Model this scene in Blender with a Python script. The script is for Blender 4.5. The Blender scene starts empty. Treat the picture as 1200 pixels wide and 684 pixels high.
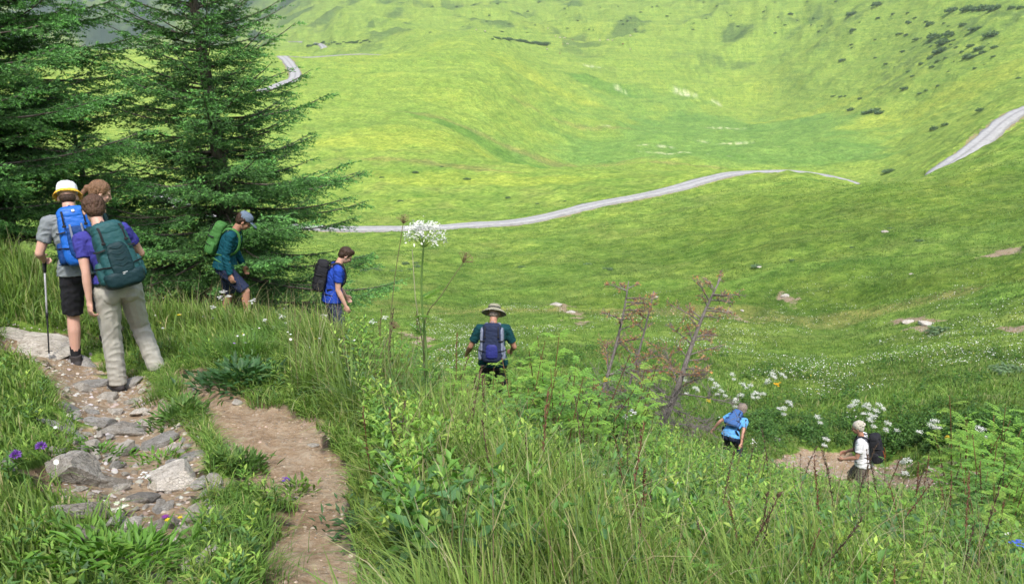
import bpy, bmesh, math, random, os
import numpy as np
from mathutils import Vector, Matrix, noise as mnoise

random.seed(7)
RNG = np.random.default_rng(7)
sc = bpy.context.scene
COL = sc.collection
R = math.radians

# ------------------------------------------------------------------ camera
PITCH = R(16.0)
FPX = 900.0
EYE = 1.65

def ray(px, py):
    """direction of the sight line through a point of the photograph (1200 x 684)"""
    u = (px - 600.0) / FPX
    v = (342.0 - py) / FPX
    return np.array([u, math.cos(PITCH) + v * math.sin(PITCH), -math.sin(PITCH) + v * math.cos(PITCH)])

cam_data = bpy.data.cameras.new('camera')
cam_data.sensor_width = 36.0
cam_data.lens = FPX / 1200.0 * 36.0
cam_data.clip_end = 20000
cam_data.clip_start = 0.05
cam = bpy.data.objects.new('camera', cam_data)
COL.objects.link(cam)
cam.location = (0, 0, EYE)
cam.rotation_euler = (R(90) - PITCH, 0, 0)
sc.camera = cam

# ------------------------------------------------------------------ noise
def _hash(ix, iy, seed):
    h = (ix.astype(np.int64) * 374761393 + iy.astype(np.int64) * 668265263 + seed * 1442695041) & 0xffffffff
    h = ((h ^ (h >> 13)) * 1274126177) & 0xffffffff
    return ((h ^ (h >> 16)) & 0xffff) / 65536.0

def pnoise(x, y, seed=0):
    x = np.asarray(x, float); y = np.asarray(y, float)
    ix = np.floor(x); iy = np.floor(y)
    fx = x - ix; fy = y - iy
    u = fx * fx * fx * (fx * (fx * 6 - 15) + 10)
    v = fy * fy * fy * (fy * (fy * 6 - 15) + 10)
    def g(ox, oy):
        a = _hash(ix + ox, iy + oy, seed) * 2 * math.pi
        return np.cos(a) * (fx - ox) + np.sin(a) * (fy - oy)
    n0 = g(0, 0) * (1 - u) + g(1, 0) * u
    n1 = g(0, 1) * (1 - u) + g(1, 1) * u
    return (n0 * (1 - v) + n1 * v) * 1.5

def fbm(x, y, octv=4, seed=0, gain=0.5):
    t = 0; a = 1.0; f = 1.0
    for i in range(octv):
        t = t + a * pnoise(x * f + i * 17.3, y * f - i * 9.1, seed + i)
        a *= gain; f *= 2.03
    return t

def sstep(a, b, x):
    t = np.clip((x - a) / (b - a), 0, 1)
    return t * t * (3 - 2 * t)

# ------------------------------------------------------------------ terrain
# every entry: a place in the valley (sight line and horizontal distance in metres); extra ones given directly as azimuth, distance, height
GP = [
 # near hillside, left bank, slab
 (370,684,2.65),(200,684,2.75),(20,684,2.95),(20,560,4.1),(20,450,6.2),(20,400,8.6),(10,310,10.5),
 (120,443,7.5),(105,415,8.4),(135,402,9.0),(150,520,5.2),(240,440,6.3),(300,560,4.15),(400,600,3.45),(330,490,5.1),
 (200,385,9.3),(300,397,8.4),(395,415,7.6),(60,360,9.6),
 # far meadow right
 (1000,480,24),(1000,430,33),(1000,390,45),(980,374,51),(980,343,56),(980,280,80),(980,222,125),
 (1200,222,105),(1200,300,60),(1200,350,46),(1200,380,40),(1200,450,26),(1200,560,16),
 (1130,480,21.5),(800,470,23),(800,420,31),(800,380,45),(790,352,57),(800,300,85),(800,235,135),
 (720,232,145),
 (600,400,35),(600,350,62),(600,300,95),(600,262,130),(600,230,165),(600,192,225),
 (480,330,72),(480,300,92),(480,250,145),(450,180,230),(450,120,380),(400,70,560),(340,92,470),
 (560,48,650),(300,55,640),(170,62,540),(180,150,300),(240,250,160),(410,268,130),(500,215,185),(520,150,300),
 (560,100,450),(60,200,200),(60,300,80),(250,330,60),(380,330,70),(-150,330,30),(-150,150,200),(-100,60,500),
 (860,198,170),(870,207,158),(915,200.5,173),(955,205,172),(1000,212,168),(950,213,143),(900,210,146),(1000,219,138),(1040,211,134),(1075,213,136),(430,68,585),(380,70,565),(700,200,215),
 (650,165,430),(700,140,560),(760,175,400),(900,175,420),(980,178,400),(900,150,600),(900,120,760),(800,120,720),
 (900,60,920),(900,0,1080),(1050,150,480),(1050,110,560),(1050,60,720),(1050,0,850),
 (1200,0,650),(1200,60,520),(1200,100,400),(1200,127,215),(1165,150,185),(1100,200,150),(1140,165,200),
 (640,70,780),(640,45,950),(700,20,1150),(600,0,1350),(750,70,850),
 (420,30,1050),(420,0,1350),(480,40,900),(130,52,2300),(130,0,3300),(30,0,3300),(240,52,2100),(240,0,2900),(330,0,2200),(330,30,1500),
 (600,-60,1900),(900,-60,1500),(1200,-60,900),(1400,100,380),(1400,300,50),(1400,0,560),(1400,-60,800),(130,-60,4300),(-100,-60,4300),(400,-80,3000),
]
AP = [  # azimuth deg, distance, height
 (0,0.3,0.0),(180,1,0.1),(180,3,0.7),(180,30,9),(180,300,90),(180,4000,700),(90,3,-0.9),(90,10,-2.5),(90,60,-2),(90,400,40),(90,3000,500),
 (-90,3,0.5),(-90,10,1.2),(-90,60,-5),(-90,400,-20),(-90,3000,300),(135,10,1),(-135,10,3.5),(135,400,80),(-135,400,60),(60,3,-0.9),
 # slope on the right of the path
 (0,3,-0.52),(0,4.5,-1.0),(0,6,-1.65),(0,8,-2.4),(-1,9.4,-3.0),(3,9.4,-3.05),(2,13,-4.5),(2,20,-6.9),(-7,4.4,-0.78),(-8,8.5,-1.95),
 (14,3,-0.75),(14,6,-2.0),(14,9,-3.3),(17,17,-7.15),(27,4,-1.15),(26,8,-2.95),(25,12,-5.0),(26.3,15,-6.55),(26.3,18.5,-7.95),(30,17.5,-7.4),(38,6,-1.9),(37,12,-4.4),
 (-19.5,11.3,-2.0),(-12.9,11.6,-2.75),(-20,15,-4.0),(-24,14,-2.9),(-30,12.5,-1.6),(-12,18,-6.2),(-20,30,-9.5),(-30,25,-6.5),(-38,14,-1.0),(-5,30,-9.6),
 # hidden hollows behind the crests
 (24,215,-28),(26,165,-22),(24,260,-37),(0,290,-34),(-5,330,-20),(8,320,-37),(16,230,-30),
 (-10,760,8),(-18,800,0),(-24,900,0),(-15,1000,15),
 (0,5500,900),(-30,5500,520),(-15,5500,700),(30,5500,1000),(60,5500,900),(-60,5500,500),(120,5500,900),(-120,5500,800),
 (30,2500,480),(10,2700,520),
]
def _ctrl():
    az = []; rr = []; zz = []
    for px, py, r in GP:
        d = ray(px, py); h = math.hypot(d[0], d[1])
        az.append(math.atan2(d[0], d[1])); rr.append(r); zz.append(EYE + d[2] / h * r)
    for a, r, z in AP:
        az.append(R(a)); rr.append(r); zz.append(z)
    return np.array(az), np.array(rr, float), np.array(zz)
_ca, _cr, _cz = _ctrl()
_cL = np.log(_cr + 1.5)
_cq = _cz / (_cr + 4.0)
KA = 3.2
def _feat(az, L):
    # the seam of the azimuth lies behind the camera
    return np.stack([np.sin(az * 0.5) * 2 * KA, L, (1 - np.cos(az * 0.5)) * KA], -1)
_F = _feat(_ca, _cL)
def _kern(d2):
    return np.sqrt(d2 + 0.0009) ** 1
_D = ((_F[:, None, :] - _F[None, :, :]) ** 2).sum(-1)
def _phi(d2):
    d = np.sqrt(d2)
    return np.where(d > 1e-9, d2 * np.log(d + 1e-12), 0.0)
_n = len(_cq)
_A = np.zeros((_n + 4, _n + 4))
_A[:_n, :_n] = _phi(_D) + np.eye(_n) * 0.002
_P = np.concatenate([np.ones((_n, 1)), _F], 1)
_A[:_n, _n:] = _P; _A[_n:, :_n] = _P.T
_A[_n:, _n:] -= np.eye(4) * 1e-9
_w = np.linalg.solve(_A, np.concatenate([_cq, np.zeros(4)]))
def base_height(az, r):
    F = _feat(az, np.log(r + 1.5)).reshape(-1, 3)
    out = np.zeros(len(F))
    for i in range(0, len(F), 20000):
        f = F[i:i + 20000]
        d2 = ((f[:, None, :] - _F[None, :, :]) ** 2).sum(-1)
        out[i:i + 20000] = _phi(d2) @ _w[:_n] + _w[_n] + f @ _w[_n + 1:]
    return (out.reshape(np.shape(az)) * (r + 4.0))

NR = 880
RS = np.exp(np.linspace(math.log(0.3), math.log(5500), NR))
AZ = R(1) * np.concatenate([np.linspace(-180, -50, 60, endpoint=False), np.linspace(-50, 50, 860, endpoint=False), np.linspace(50, 180, 61)])
NA = len(AZ)
_ra, _aa = np.meshgrid(RS, AZ, indexing='ij')
# the smooth surface first, on a coarser grid
_r2 = np.exp(np.linspace(math.log(0.3), math.log(5500), 240))
_a2 = R(1) * np.concatenate([np.linspace(-180, -50, 40, endpoint=False), np.linspace(-50, 50, 200, endpoint=False), np.linspace(50, 180, 41)])
_zz2 = base_height(np.meshgrid(_r2, _a2, indexing='ij')[1], np.meshgrid(_r2, _a2, indexing='ij')[0])
def _bil(rg, ag, Z, r, az):
    L = np.log(np.clip(r, rg[0], rg[-1]))
    lr = np.log(rg)
    i = np.clip(((L - lr[0]) / (lr[1] - lr[0])).astype(int), 0, len(rg) - 2)
    s = (L - lr[i]) / (lr[i + 1] - lr[i])
    j = np.clip(np.searchsorted(ag, az) - 1, 0, len(ag) - 2)
    t = (az - ag[j]) / (ag[j + 1] - ag[j])
    return (Z[i, j] * (1 - s) * (1 - t) + Z[i + 1, j] * s * (1 - t) + Z[i, j + 1] * (1 - s) * t + Z[i + 1, j + 1] * s * t)
GX = _ra * np.sin(_aa); GY = _ra * np.cos(_aa)
GZ = _bil(_r2, _a2, _zz2, _ra.ravel(), _aa.ravel()).reshape(_ra.shape)
GZ[:, -1] = GZ[:, 0]

def ground(x, y):
    x = np.asarray(x, float); y = np.asarray(y, float)
    return _bil(RS, AZ, GZ, np.hypot(x, y), np.arctan2(x, y))

def hit(px, py, r0=1.0, r1=5000):
    """where the sight line through a point of the photograph meets the ground"""
    d = ray(px, py); d = d / math.hypot(d[0], d[1])
    rr = np.exp(np.linspace(math.log(r0), math.log(r1), 4000))
    gz = ground(d[0] * rr, d[1] * rr)
    dz = EYE + d[2] * rr - gz
    k = np.argmax(dz < 0)
    if not (dz < 0).any(): return None
    if k == 0: k = 1
    t = dz[k - 1] / (dz[k - 1] - dz[k] + 1e-12)
    r = rr[k - 1] + (rr[k] - rr[k - 1]) * t
    return np.array([d[0] * r, d[1] * r, EYE + d[2] * r])
# ------------------------------------------------------------------ places on the ground
def at_r(px, py, r):
    d = ray(px, py); h = math.hypot(d[0], d[1])
    return (d[0] / h * r, d[1] / h * r)

def spline(pts, n=12):
    """Catmull-Rom through the points"""
    P = [np.array(p, float) for p in pts]
    P = [2 * P[0] - P[1]] + P + [2 * P[-1] - P[-2]]
    out = []
    for i in range(1, len(P) - 2):
        for k in range(n):
            t = k / n
            out.append(0.5 * ((2 * P[i]) + (-P[i - 1] + P[i + 1]) * t + (2 * P[i - 1] - 5 * P[i] + 4 * P[i + 1] - P[i + 2]) * t * t + (-P[i - 1] + 3 * P[i] - 3 * P[i + 1] + P[i + 2]) * t ** 3))
    out.append(P[-2])
    return np.array(out)

def dist_line(x, y, pts):
    """distance to a polyline and the running length along it of the nearest point"""
    best = np.full(x.shape, 1e9); par = np.zeros(x.shape); L = 0
    for a, b in zip(pts[:-1], pts[1:]):
        d = b - a; l2 = (d ** 2).sum() + 1e-12
        t = np.clip(((x - a[0]) * d[0] + (y - a[1]) * d[1]) / l2, 0, 1)
        q = np.hypot(x - a[0] - t * d[0], y - a[1] - t * d[1])
        m = q < best
        best = np.where(m, q, best); par = np.where(m, L + t * math.sqrt(l2), par)
        L += math.sqrt(l2)
    return best, par

def sd_poly(x, y, pts):
    """signed distance to a polygon, negative inside"""
    pts = np.array(pts)
    d, _ = dist_line(x, y, np.concatenate([pts, pts[:1]]))
    ins = np.zeros(x.shape, bool)
    for i in range(len(pts)):
        a = pts[i]; b = pts[(i + 1) % len(pts)]
        c = ((a[1] > y) != (b[1] > y)) & (x < (b[0] - a[0]) * (y - a[1]) / (b[1] - a[1] + 1e-12) + a[0])
        ins ^= c
    return np.where(ins, -d, d)

def on_ground(pp, **k):
    o = []
    for p in pp:
        h = hit(*p, **k)
        if h is not None: o.append(h[:2])
    return np.array(o)

# bare earth of the trail, the stony gully beside it, the lower trail and small bare patches
PATH = on_ground([(198,432),(240,427),(262,440),(300,470),(345,478),(385,500),(410,540),(418,600),(430,684),(445,760),(300,770),(298,700),(306,640),(340,590),(330,578),(300,562),(272,548),(255,520),(235,480),(205,468)], r1=60)
GULLY = on_ground([(0,378),(60,383),(98,392),(104,425),(170,436),(200,462),(225,500),(248,530),(250,570),(238,620),(222,684),(215,740),(185,700),(182,650),(150,618),(115,596),(62,572),(66,530),(84,500),(60,455),(34,420),(0,405)], r1=60)
LOW = on_ground([(912,532),(960,528),(1010,536),(1060,541),(1130,545),(1200,535),(1260,528),(1270,556),(1200,562),(1130,571),(1070,572),(1000,572),(940,562),(915,552)], r0=13, r1=60)
SPOTS = [on_ground(q, r0=14, r1=400) for q in (
    [(640,352),(660,356),(682,372),(690,384),(668,372),(645,362)],
    [(1052,374),(1075,371),(1100,378),(1108,386),(1080,386),(1058,380)],
    [(1150,297),(1175,288),(1192,287),(1185,296),(1160,303)],
    [(908,342),(920,344),(934,352),(930,356),(915,350)],
    [(862,362),(870,366),(880,376),(872,372)],
    [(1110,560),(1150,548),(1200,540),(1200,556),(1150,566)],
    [(470,388),(500,396),(520,410),(490,404)],
    [(1180,385),(1200,380),(1200,390)],
    [(640,2),(700,0),(690,10),(650,14)],
)]
SPOTS = [s for s in SPOTS if len(s) > 2]

# ------------------------------------------------------------------ road course
ROAD_A = spline([at_r(*p) for p in [(160,212,200),(190,232,185),(240,252,160),(330,267,140),(410,269,131),(500,268,129),(560,266,130),(610,261,132),(660,253,136),(710,243,141),(760,231,147),(800,220,153),(840,208,162),(875,201,169),(915,200,173),(955,205,172),(1000,213,168),(1040,214,164),(1078,209,160),(1105,198,162),(1132,184,168),(1156,166,178),(1176,146,192),(1200,128,212),(1240,112,240),(1300,100,280)]], 10)
ROAD_C = spline([at_r(*p) for p in [(470,67,590),(440,67,575),(415,70,565),(390,70,562),(355,71,556),(332,74,545),(338,80,520),(346,90,480),(345,99,450),(338,107,430),(322,114,410),(300,120,395)]], 8)
ROAD_D = spline([at_r(*p) for p in [(340,76,640),(318,66,690),(303,58,740),(296,54,790)]], 6)
ROAD_E = spline([at_r(*p) for p in [(352,52,1000),(378,49,1010),(374,44,1080),(358,40,1150),(340,36,1200),(290,36,1400)]], 6)
ROADS = [('road', ROAD_A, 3.7, 0.30), ('side_road', ROAD_C, 6.2, 0.5), ('track', ROAD_D, 5.0, 0.7), ('hill_track', ROAD_E, 7.5, 1.0)]

# ------------------------------------------------------------------ relief
RR = _ra
_x, _y = GX, GY
near = RR < 60
def sd_near(pts, m=None):
    m = near if m is None else m
    out = np.full(RR.shape, 99.0); out[m] = sd_poly(_x[m], _y[m], pts); return out
dpath = sd_near(PATH); dgul = sd_near(GULLY); dlow = sd_near(LOW)
wob = fbm(_x * 2.2, _y * 2.2, 4, 3) * 0.11
dirt = np.where(near, np.maximum(sstep(0.10, -0.06, dpath + wob), sstep(0.18, -0.1, dgul + wob * 2)), 0)
lowm = np.where(near, sstep(0.4, -0.3, dlow + fbm(_x * 1.1, _y * 1.1, 3, 8) * 0.6), 0)
spotm = np.zeros_like(RR)
for s in SPOTS:
    rr = max(1.0, float(np.hypot(*s.mean(0))))
    spotm = np.maximum(spotm, sstep(0.012 * rr, -0.008 * rr, sd_near(s, (RR > rr * .8) & (RR < rr * 1.25)) + fbm(_x * 40 / rr, _y * 40 / rr, 3, 5) * 0.022 * rr))
bare = np.maximum(dirt, np.maximum(lowm, spotm * 0.62))
# hummocky meadow, growing coarser with distance
h = fbm(_x / 0.9, _y / 0.9, 3, 11) * 0.035 * (1 - dirt)
h += fbm(_x / 3.1, _y / 3.1, 3, 21) * 0.16 * sstep(8, 25, RR)
h += fbm(_x / 11., _y / 11., 3, 31) * 0.55 * sstep(30, 70, RR)
h += fbm(_x / 42., _y / 42., 4, 41) * 2.0 * sstep(150, 420, RR)
lump = np.maximum(fbm(_x / 2.2, _y / 2.2, 3, 43), -.15); h += lump * .16 * sstep(30, 60, RR) * (1 - sstep(260, 420, RR))
lump2 = np.maximum(fbm(_x / 6.5, _y / 6.5, 3, 44), -.1); h += lump2 * .45 * sstep(140, 260, RR) * (1 - .6 * sstep(600, 1200, RR))
h += fbm(_x / 95., _y / 95., 3, 47) * 3.2 * sstep(280, 520, RR)
rid = 1 - np.abs(fbm(_x / 160., _y / 160., 4, 51))
h += (rid - 0.7) * 24 * sstep(600, 1200, RR)
rid3 = 1 - np.abs(fbm(_x / 55., _y / 55., 4, 53)); h += (rid3 - 0.7) * 5 * sstep(560, 900, RR)
rid2 = 1 - np.abs(fbm(_x / 420., _y / 420., 5, 61))
h += (rid2 - 0.7) * 170 * sstep(1500, 3000, RR)
# trail worn into the slope
h -= 0.055 * dirt
h -= sstep(0.6, -0.4, dlow) * 0.12 * near
h += dirt * fbm(_x * 5, _y * 5, 3, 71) * 0.018
# terracettes: little steps that cattle tread across the slopes
GZ += h
smooth0 = GZ.copy()
road_strips = []
for name, line, wid, lift in ROADS:
    z = ground(line[:, 0], line[:, 1])
    k = 9
    zp = np.pad(z, (k, k), mode='edge')
    zs = np.convolve(zp, np.hanning(2 * k + 3)[1:-1] / np.hanning(2 * k + 3)[1:-1].sum(), mode='same')[k:-k]
    if name == 'side_road': zs = zs + 1.3
    seg = np.concatenate([[0], np.cumsum(np.hypot(*np.diff(line, axis=0).T))])
    rmean = np.hypot(line[:, 0], line[:, 1])
    m = (RR > rmean.min() * 0.9) & (RR < rmean.max() * 1.12) & (np.abs(_aa) < R(50))
    d, par = dist_line(_x[m], _y[m], line)
    zr = np.interp(par, seg, zs)
    w = sstep(wid * 1.9, wid * 0.75, d)
    g = GZ[m]
    GZ[m] = g * (1 - w) + (zr - lift) * w
    road_strips.append((name, line, wid, zs, seg))
    # verge
    v = sstep(wid * 0.80, wid * 0.60, d + fbm(_x[m] * .4, _y[m] * .4, 3, 6) * wid * .25) * 0.55
    bb = bare[m]; bare[m] = np.maximum(bb, v)
GZ[:, -1] = GZ[:, 0]

# ------------------------------------------------------------------ cover colour (what grows where)
def blob(px, py, rx, ry, rot=0, r0=20, r1=4000):
    c = hit(px, py, r0, r1)
    if c is None: return np.zeros_like(RR)
    a = math.atan2(c[0], c[1]) + rot
    mx = max(rx, ry) * 1.9; out = np.zeros_like(RR)
    k = (np.abs(_x - c[0]) < mx) & (np.abs(_y - c[1]) < mx)
    dx = _x[k] - c[0]; dy = _y[k] - c[1]
    u = dx * math.cos(a) - dy * math.sin(a); v = dx * math.sin(a) + dy * math.cos(a)
    n = fbm(_x[k] / (rx * .5), _y[k] / (rx * .5), 4, int(px)) * 0.35
    out[k] = sstep(1.1, 0.6, np.sqrt((u / rx) ** 2 + (v / ry) ** 2) + n)
    return out
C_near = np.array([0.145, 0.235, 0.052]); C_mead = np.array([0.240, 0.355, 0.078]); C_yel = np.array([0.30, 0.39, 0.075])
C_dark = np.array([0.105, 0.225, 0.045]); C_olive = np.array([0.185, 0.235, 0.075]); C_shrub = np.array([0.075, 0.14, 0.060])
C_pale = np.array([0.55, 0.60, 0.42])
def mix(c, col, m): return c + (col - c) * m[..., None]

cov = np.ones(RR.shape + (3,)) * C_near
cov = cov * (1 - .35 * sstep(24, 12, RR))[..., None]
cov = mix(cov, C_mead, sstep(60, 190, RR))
n1 = fbm(_x / 30, _y / 30, 4, 101); n2 = fbm(_x / 9, _y / 9, 4, 111); n3 = fbm(_x / 120, _y / 120, 4, 121)
cov = mix(cov, C_yel, sstep(0.0, 0.9, n1 * .5 + n3) * sstep(50, 200, RR) * 0.42)
cov = mix(cov, C_olive, sstep(0.05, 0.8, n2) * (0.5 - .35 * sstep(150, 400, RR)))
cov = mix(cov, C_dark, sstep(0.1, 0.8, -n2 + n1 * .3) * (0.45 - .3 * sstep(150, 400, RR)))
for p in ((560,160,50,22,.3),(700,95,50,20,.3)):
    cov = mix(cov, np.array([0.100, 0.235, 0.050]), blob(*p) * 0.7)
for p in ((1120,240,60,30,0),(880,350,24,7,0),(1060,345,20,4,0)):
    cov = mix(cov, np.array([0.10, 0.17, 0.028]), blob(*p, r1=250) * 0.45)
for p in ((940,136,60,14,.2),(1010,160,60,8,0),(560,210,40,10,0.2),(640,100,60,30,0),(1120,110,70,30,0.5),(480,160,35,30,0)):
    cov = mix(cov, C_yel, blob(*p) * 0.8)
BAS = on_ground([(600,186),(640,166),(700,150),(770,140),(860,134),(960,139),(1040,156),(1060,174),(1010,196),(900,194),(760,188),(660,190)], r0=150)
UPV = on_ground([(640,122),(720,104),(800,110),(830,124),(780,132),(690,140)], r0=150)
big = (RR > 200) & (RR < 1100)
for P_, w_ in ((BAS, .72), (UPV, .5)):
    dd = np.full(RR.shape, 999.); dd[big] = sd_poly(_x[big], _y[big], P_) + fbm(_x[big] / 40, _y[big] / 40, 4, 66) * 22
    cov = mix(cov, np.array([0.145, 0.285, 0.078]), sstep(14, -14, dd) * w_)
# worn, drier strips
for p in ((700,150,60,4,-.5),(640,190,60,5,-.2),(790,192,50,3,.1),(500,190,30,3,.5),(900,375,26,1.6,0),(700,365,14,3,0)):
    cov = mix(cov, np.array([0.25, 0.24, 0.10]), blob(*p) * 0.6)
# cotton grass in the wet basin
for p in ((805,110,14,7,0),(835,118,9,4,.3),(724,103,12,5,0),(800,178,22,3.0,.1),(850,168,16,2.6,.2),(900,172,12,2,0),(770,170,14,2,.3),(690,78,14,5,.2),(850,150,14,2,0),(715,148,6,2,.4)):
    cov = mix(cov, C_pale, blob(*p) * np.clip(0.75 + fbm(_x / 3, _y / 9, 3, 77) * 1.2, 0, 1))
# dwarf-shrub heath on the upper slopes
heath = sstep(0.25, 0.6, fbm(_x / 60, _y / 60, 5, 131) + n3 * 0.5) * sstep(700, 1000, RR)
heath = np.maximum(heath, blob(1120, 45, 70, 60) * sstep(-0.1, 0.4, fbm(_x / 12, _y / 12, 4, 141)) * .8)
heath = np.maximum(heath, blob(950, 22, 45, 45) * sstep(-0.1, 0.4, fbm(_x / 14, _y / 14, 4, 142)) * .8)
heath = np.maximum(heath, sstep(1500, 2100, RR) * sstep(-0.15, 0.25, fbm(_x / 110, _y / 110, 5, 151)) * sstep(R(-8), R(-14), _aa) * 0.95)
cov = mix(cov, C_shrub, heath * 0.7)
wood = sstep(-.35, .25, fbm(_x / 140, _y / 140, 5, 171)) * sstep(1500, 2000, RR) * sstep(R(-9), R(-15), _aa)
cov = mix(cov, np.array([.035, .07, .04]), wood * .9)
cov *= (1 + 0.18 * fbm(_x / 4, _y / 4, 4, 161))[..., None]
cov = np.clip(cov, 0.01, 0.9)

# ------------------------------------------------------------------ node helpers
def new_mat(name):
    m = bpy.data.materials.new(name); m.use_nodes = True
    nt = m.node_tree; nt.nodes.clear()
    return m, nt
def N(nt, t, **kw):
    n = nt.nodes.new(t)
    for k, v in kw.items():
        if k == 'inp':
            for a, b in v.items(): n.inputs[a].default_value = b
        else: setattr(n, k, v)
    return n
def L(nt, a, b): nt.links.new(a, b)
def ramp(nt, fac, stops):
    r = N(nt, 'ShaderNodeValToRGB'); L(nt, fac, r.inputs[0])
    e = r.color_ramp.elements
    while len(e) > 1: e.remove(e[0])
    e[0].position = stops[0][0]; e[0].color = (*stops[0][1], 1)
    for p, c in stops[1:]:
        q = e.new(p); q.color = (*c, 1)
    return r.outputs[0]
def noise(nt, scale, detail=4, rough=.6, vec=None, dist=0):
    n = N(nt, 'ShaderNodeTexNoise', inp={'Scale': scale, 'Detail': detail, 'Roughness': rough, 'Distortion': dist})
    if vec is not None: L(nt, vec, n.inputs['Vector'])
    return n.outputs['Fac']
def mixc(nt, fac, a, b, mode='MIX'):
    m = N(nt, 'ShaderNodeMix', data_type='RGBA', blend_type=mode)
    for s, v in ((0, fac), (6, a), (7, b)):
        if isinstance(v, (int, float)): m.inputs[s].default_value = v
        elif isinstance(v, tuple): m.inputs[s].default_value = (*v, 1)
        else: L(nt, v, m.inputs[s])
    return m.outputs[2]
def math_(nt, op, a, b=0, c=0):
    m = N(nt, 'ShaderNodeMath', operation=op)
    for i, v in enumerate((a, b, c)):
        if isinstance(v, (int, float)): m.inputs[i].default_value = v
        else: L(nt, v, m.inputs[i])
    return m.outputs[0]
def mapr(nt, v, a, b, c=0.0, d=1.0):
    m = N(nt, 'ShaderNodeMapRange', inp={1: a, 2: b, 3: c, 4: d}); L(nt, v, m.inputs[0]); return m.outputs[0]
def finish(nt, col, rough=0.8, bump=None, bstr=0.3, bdist=0.02, spec=0.3, transl=0.0, tcol=None, metal=0):
    out = N(nt, 'ShaderNodeOutputMaterial')
    p = N(nt, 'ShaderNodeBsdfPrincipled', inp={'Specular IOR Level': spec, 'Metallic': metal})
    if isinstance(col, tuple): p.inputs['Base Color'].default_value = (*col, 1)
    else: L(nt, col, p.inputs['Base Color'])
    if isinstance(rough, (int, float)): p.inputs['Roughness'].default_value = rough
    else: L(nt, rough, p.inputs['Roughness'])
    if bump is not None:
        b = N(nt, 'ShaderNodeBump', inp={'Strength': bstr, 'Distance': bdist}); L(nt, bump, b.inputs['Height']); L(nt, b.outputs[0], p.inputs['Normal'])
    if transl > 0:
        t = N(nt, 'ShaderNodeBsdfTranslucent')
        if isinstance(tcol if tcol is not None else col, tuple): t.inputs[0].default_value = (*(tcol or col), 1)
        else: L(nt, tcol if tcol is not None else col, t.inputs[0])
        m = N(nt, 'ShaderNodeMixShader', inp={0: transl}); L(nt, p.outputs[0], m.inputs[1]); L(nt, t.outputs[0], m.inputs[2])
        L(nt, m.outputs[0], out.inputs[0])
    else: L(nt, p.outputs[0], out.inputs[0])

def make_mesh(name, verts, faces, attrs=None, smooth=False):
    """verts (n,3); faces: (m,k) array or a list of such arrays"""
    if not isinstance(faces, list): faces = [faces]
    faces = [np.asarray(f, np.int32) for f in faces if len(f)]
    me = bpy.data.meshes.new(name)
    verts = np.asarray(verts, np.float32)
    me.vertices.add(len(verts)); me.vertices.foreach_set('co', verts.ravel())
    loops = np.concatenate([f.ravel() for f in faces])
    tot = np.concatenate([np.full(len(f), f.shape[1], np.int32) for f in faces])
    st = np.concatenate([[0], np.cumsum(tot)[:-1]]).astype(np.int32)
    me.loops.add(len(loops)); me.loops.foreach_set('vertex_index', loops)
    me.polygons.add(len(tot)); me.polygons.foreach_set('loop_start', st); me.polygons.foreach_set('loop_total', tot)
    for k, (typ, dom, data) in (attrs or {}).items():
        a = me.attributes.new(k, typ, dom)
        key = 'color' if typ.endswith('COLOR') else 'value'
        a.data.foreach_set(key, np.ascontiguousarray(data, np.float32).ravel())
    me.update(calc_edges=True)
    if smooth: me.polygons.foreach_set('use_smooth', np.ones(len(tot), bool))
    return me

def link(name, me, mat=None, parent=None, kind=None, label=None, cat=None, group=None, loc=None):
    o = bpy.data.objects.new(name, me); COL.objects.link(o)
    if mat is not None and me is not None and len(me.materials) == 0:
        for mm in (mat if isinstance(mat, (list, tuple)) else [mat]): me.materials.append(mm)
    if parent: o.parent = parent
    if kind: o['kind'] = kind
    if label: o['label'] = label
    if cat: o['category'] = cat
    if group: o['group'] = group
    if loc is not None: o.location = loc
    return o

# ------------------------------------------------------------------ ground mesh
nv = NR * (NA - 1)
idx = np.arange(nv).reshape(NR, NA - 1)
nxt = np.roll(idx, -1, axis=1)
quads = np.stack([idx[:-1], nxt[:-1], nxt[1:], idx[1:]], -1).reshape(-1, 4)[:, ::-1]
vv = np.stack([GX[:, :-1], GY[:, :-1], GZ[:, :-1]], -1).reshape(-1, 3)
vv = np.concatenate([vv, [[0, 0, float(GZ[0].mean())]]])
tri = np.stack([np.full(NA - 1, nv), nxt[0], idx[0]], -1)[:, ::1]
def at1(a, fill): return np.concatenate([a[:, :-1].reshape(-1), [fill]])
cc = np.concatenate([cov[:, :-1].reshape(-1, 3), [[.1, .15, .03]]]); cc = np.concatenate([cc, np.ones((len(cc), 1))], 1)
stonem = np.where(near, sstep(0.25, -0.1, dgul + wob), 0); stonem = np.maximum(stonem, np.maximum(lowm * .8, spotm))
gm = make_mesh('ground', vv, [quads, tri], {'cover': ('FLOAT_COLOR', 'POINT', cc), 'bare': ('FLOAT', 'POINT', at1(bare, 0)), 'stony': ('FLOAT', 'POINT', at1(stonem, 0))}, smooth=True)

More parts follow.
